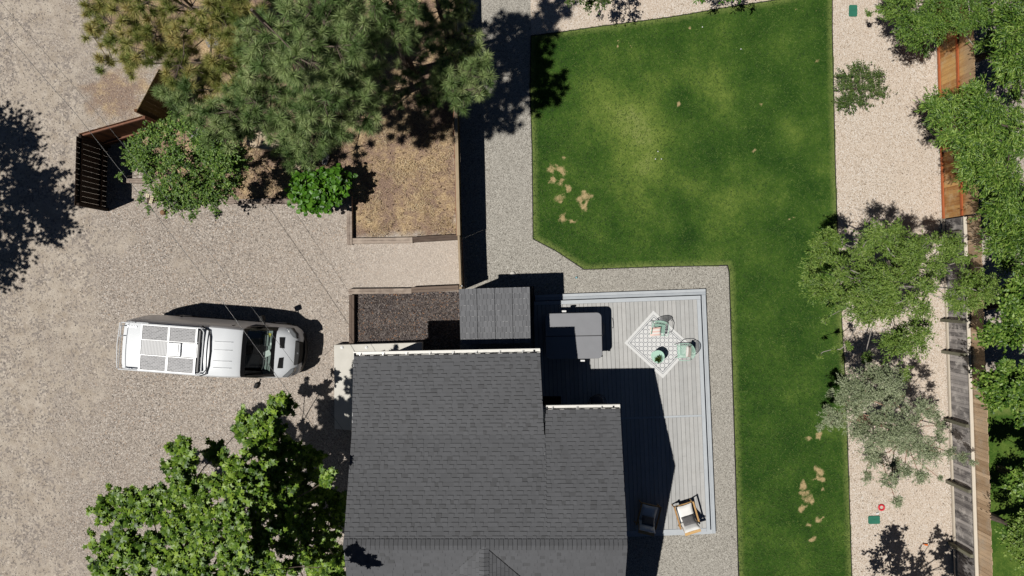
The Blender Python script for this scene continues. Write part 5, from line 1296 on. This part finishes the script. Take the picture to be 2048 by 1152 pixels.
# trees standing outside the frame whose shade falls into it
def far_tree(lab, c, R, zc, n, seed, sp=.75, leaf=.16):
    rng = random.Random(seed); lobes = []
    for _ in range(n):
        a = rng.uniform(0, 6.28); r = R * math.sqrt(rng.random()); z = zc + 1.3 * math.sqrt(max(0, 1 - (r / R) ** 2)) * rng.uniform(-.6, 1)
        x, y = c[0] + r * math.cos(a), c[1] + r * math.sin(a); s = (H - z) / F; lobes.append((x / s + 1024, 576 - y / s, z, sp * rng.uniform(.6, 1.1)))
    b = (c[0] / S0 + 1024, 576 - c[1] / S0)
    return make_tree('shade_tree', lab, 'tree', b, lobes, sp, int(19000 * (R / 3) ** 2), leaf, T_OVAL, M['maple'], M['bark'], .2, clump=8)
far_tree('tree left of the photo whose shadow falls on the dirt lane', (-23.7, 1.75), 2.9, 6.6, 64, 5, .8)
far_tree('tree below the photo shading the pebbles at the bottom right', (13.35, -11.6), 1.7, 3.9, 34, 6, .45, .11)
far_tree('tree beyond the right edge shading the neighbour lawn', (19.6, -9.6), 1.0, 3.0, 12, 8, .45, .11)

# ------------------------------------------------------------------ loose ground cover
def scatter_strips(name, n, region, z, lmin, lmax, wd, mat, tilt=.3, kind='stuff', rej=None):
    """short flat strips (straw, blades, chips) strewn over a plan polygon"""
    poly = [P(x, y, 0)[:2] for x, y in region]; xs = [p[0] for p in poly]; ys = [p[1] for p in poly]
    X = RNG.uniform(min(xs), max(xs), n * 3); Y = RNG.uniform(min(ys), max(ys), n * 3); k = in_poly(X, Y, poly); X, Y = X[k][:n], Y[k][:n]
    if rej is not None: px, py = to_px(X, Y); kk = rej(px, py); X, Y = X[kk], Y[kk]
    n = len(X); d = RNG.normal(size=(n, 3)); d[:, 2] = np.abs(d[:, 2]) * tilt; d /= np.linalg.norm(d, axis=1, keepdims=True)
    nn = np.array([0, 0, 1.]) + RNG.normal(size=(n, 3)) * .25
    cen = np.column_stack([X, Y, np.full(n, z) + RNG.uniform(0, .02, n)])
    T = ([(0, -wd / lmax, 0), (1, -wd / lmax * .6, 0), (1, wd / lmax * .6, 0), (0, wd / lmax, 0)], [(0, 1, 2, 3)])
    o = leaf_object(name, cen, nn, RNG.uniform(lmin, lmax, n), T[0], T[1], RNG.random(n), mat, None, roll=d); tag(o, kind=kind); return o
scatter_strips('dry_straw', 30000, [(262, 255), (915, 150), (917, 470), (700, 476), (696, 402), (480, 400), (300, 372)], .045, .05, .16, .006, M['straw'], rej=lambda px, py: vnoise(px, py, 1 / 34., 21) + .35 * (vnoise(px, py, 1 / 9., 22) - .5) + RNG.normal(size=len(px)) * .05 > .5)
scatter_strips('bark_mulch', 5000, [(710, 592), (917, 590), (917, 690), (710, 690)], .04, .03, .13, .007, M['mulchbit'])
scatter_strips('grass_blades', 90000, LAWN, .05, .04, .08, .007, M['blade'], tilt=1.6, rej=lambda px, py: RNG.random(len(px)) > np.clip(lmask(px, py)[:, 1] * 2.5, 0, 1) + .45 * np.clip(lmask(px, py)[:, 0] - .2, 0, 1))
scatter_strips('loose_gravel', 9000, [(-20, -20), (240, -20), (170, 120), (300, 110), (250, 230), (140, 270), (150, 420), (690, 420), (690, 1180), (-20, 1180)], .03, .02, .045, .012, M['pebbit'], tilt=.2)
scatter_strips('fallen_leaves', 2600, [(1668, 60), (1868, 60), (1886, 440), (1905, 800), (1912, 1150), (1705, 1150), (1690, 760), (1674, 430)], .035, .02, .06, .012, M['litter'], tilt=.2, rej=lambda px, py: vnoise(px, py, 1 / 45., 31) + RNG.normal(size=len(px)) * .08 > .47)
scatter_strips('pine_litter', 900, [(300, 250), (915, 150), (917, 470), (700, 476), (696, 402), (480, 400)], .05, .03, .08, .018, M['litter'], tilt=.2)
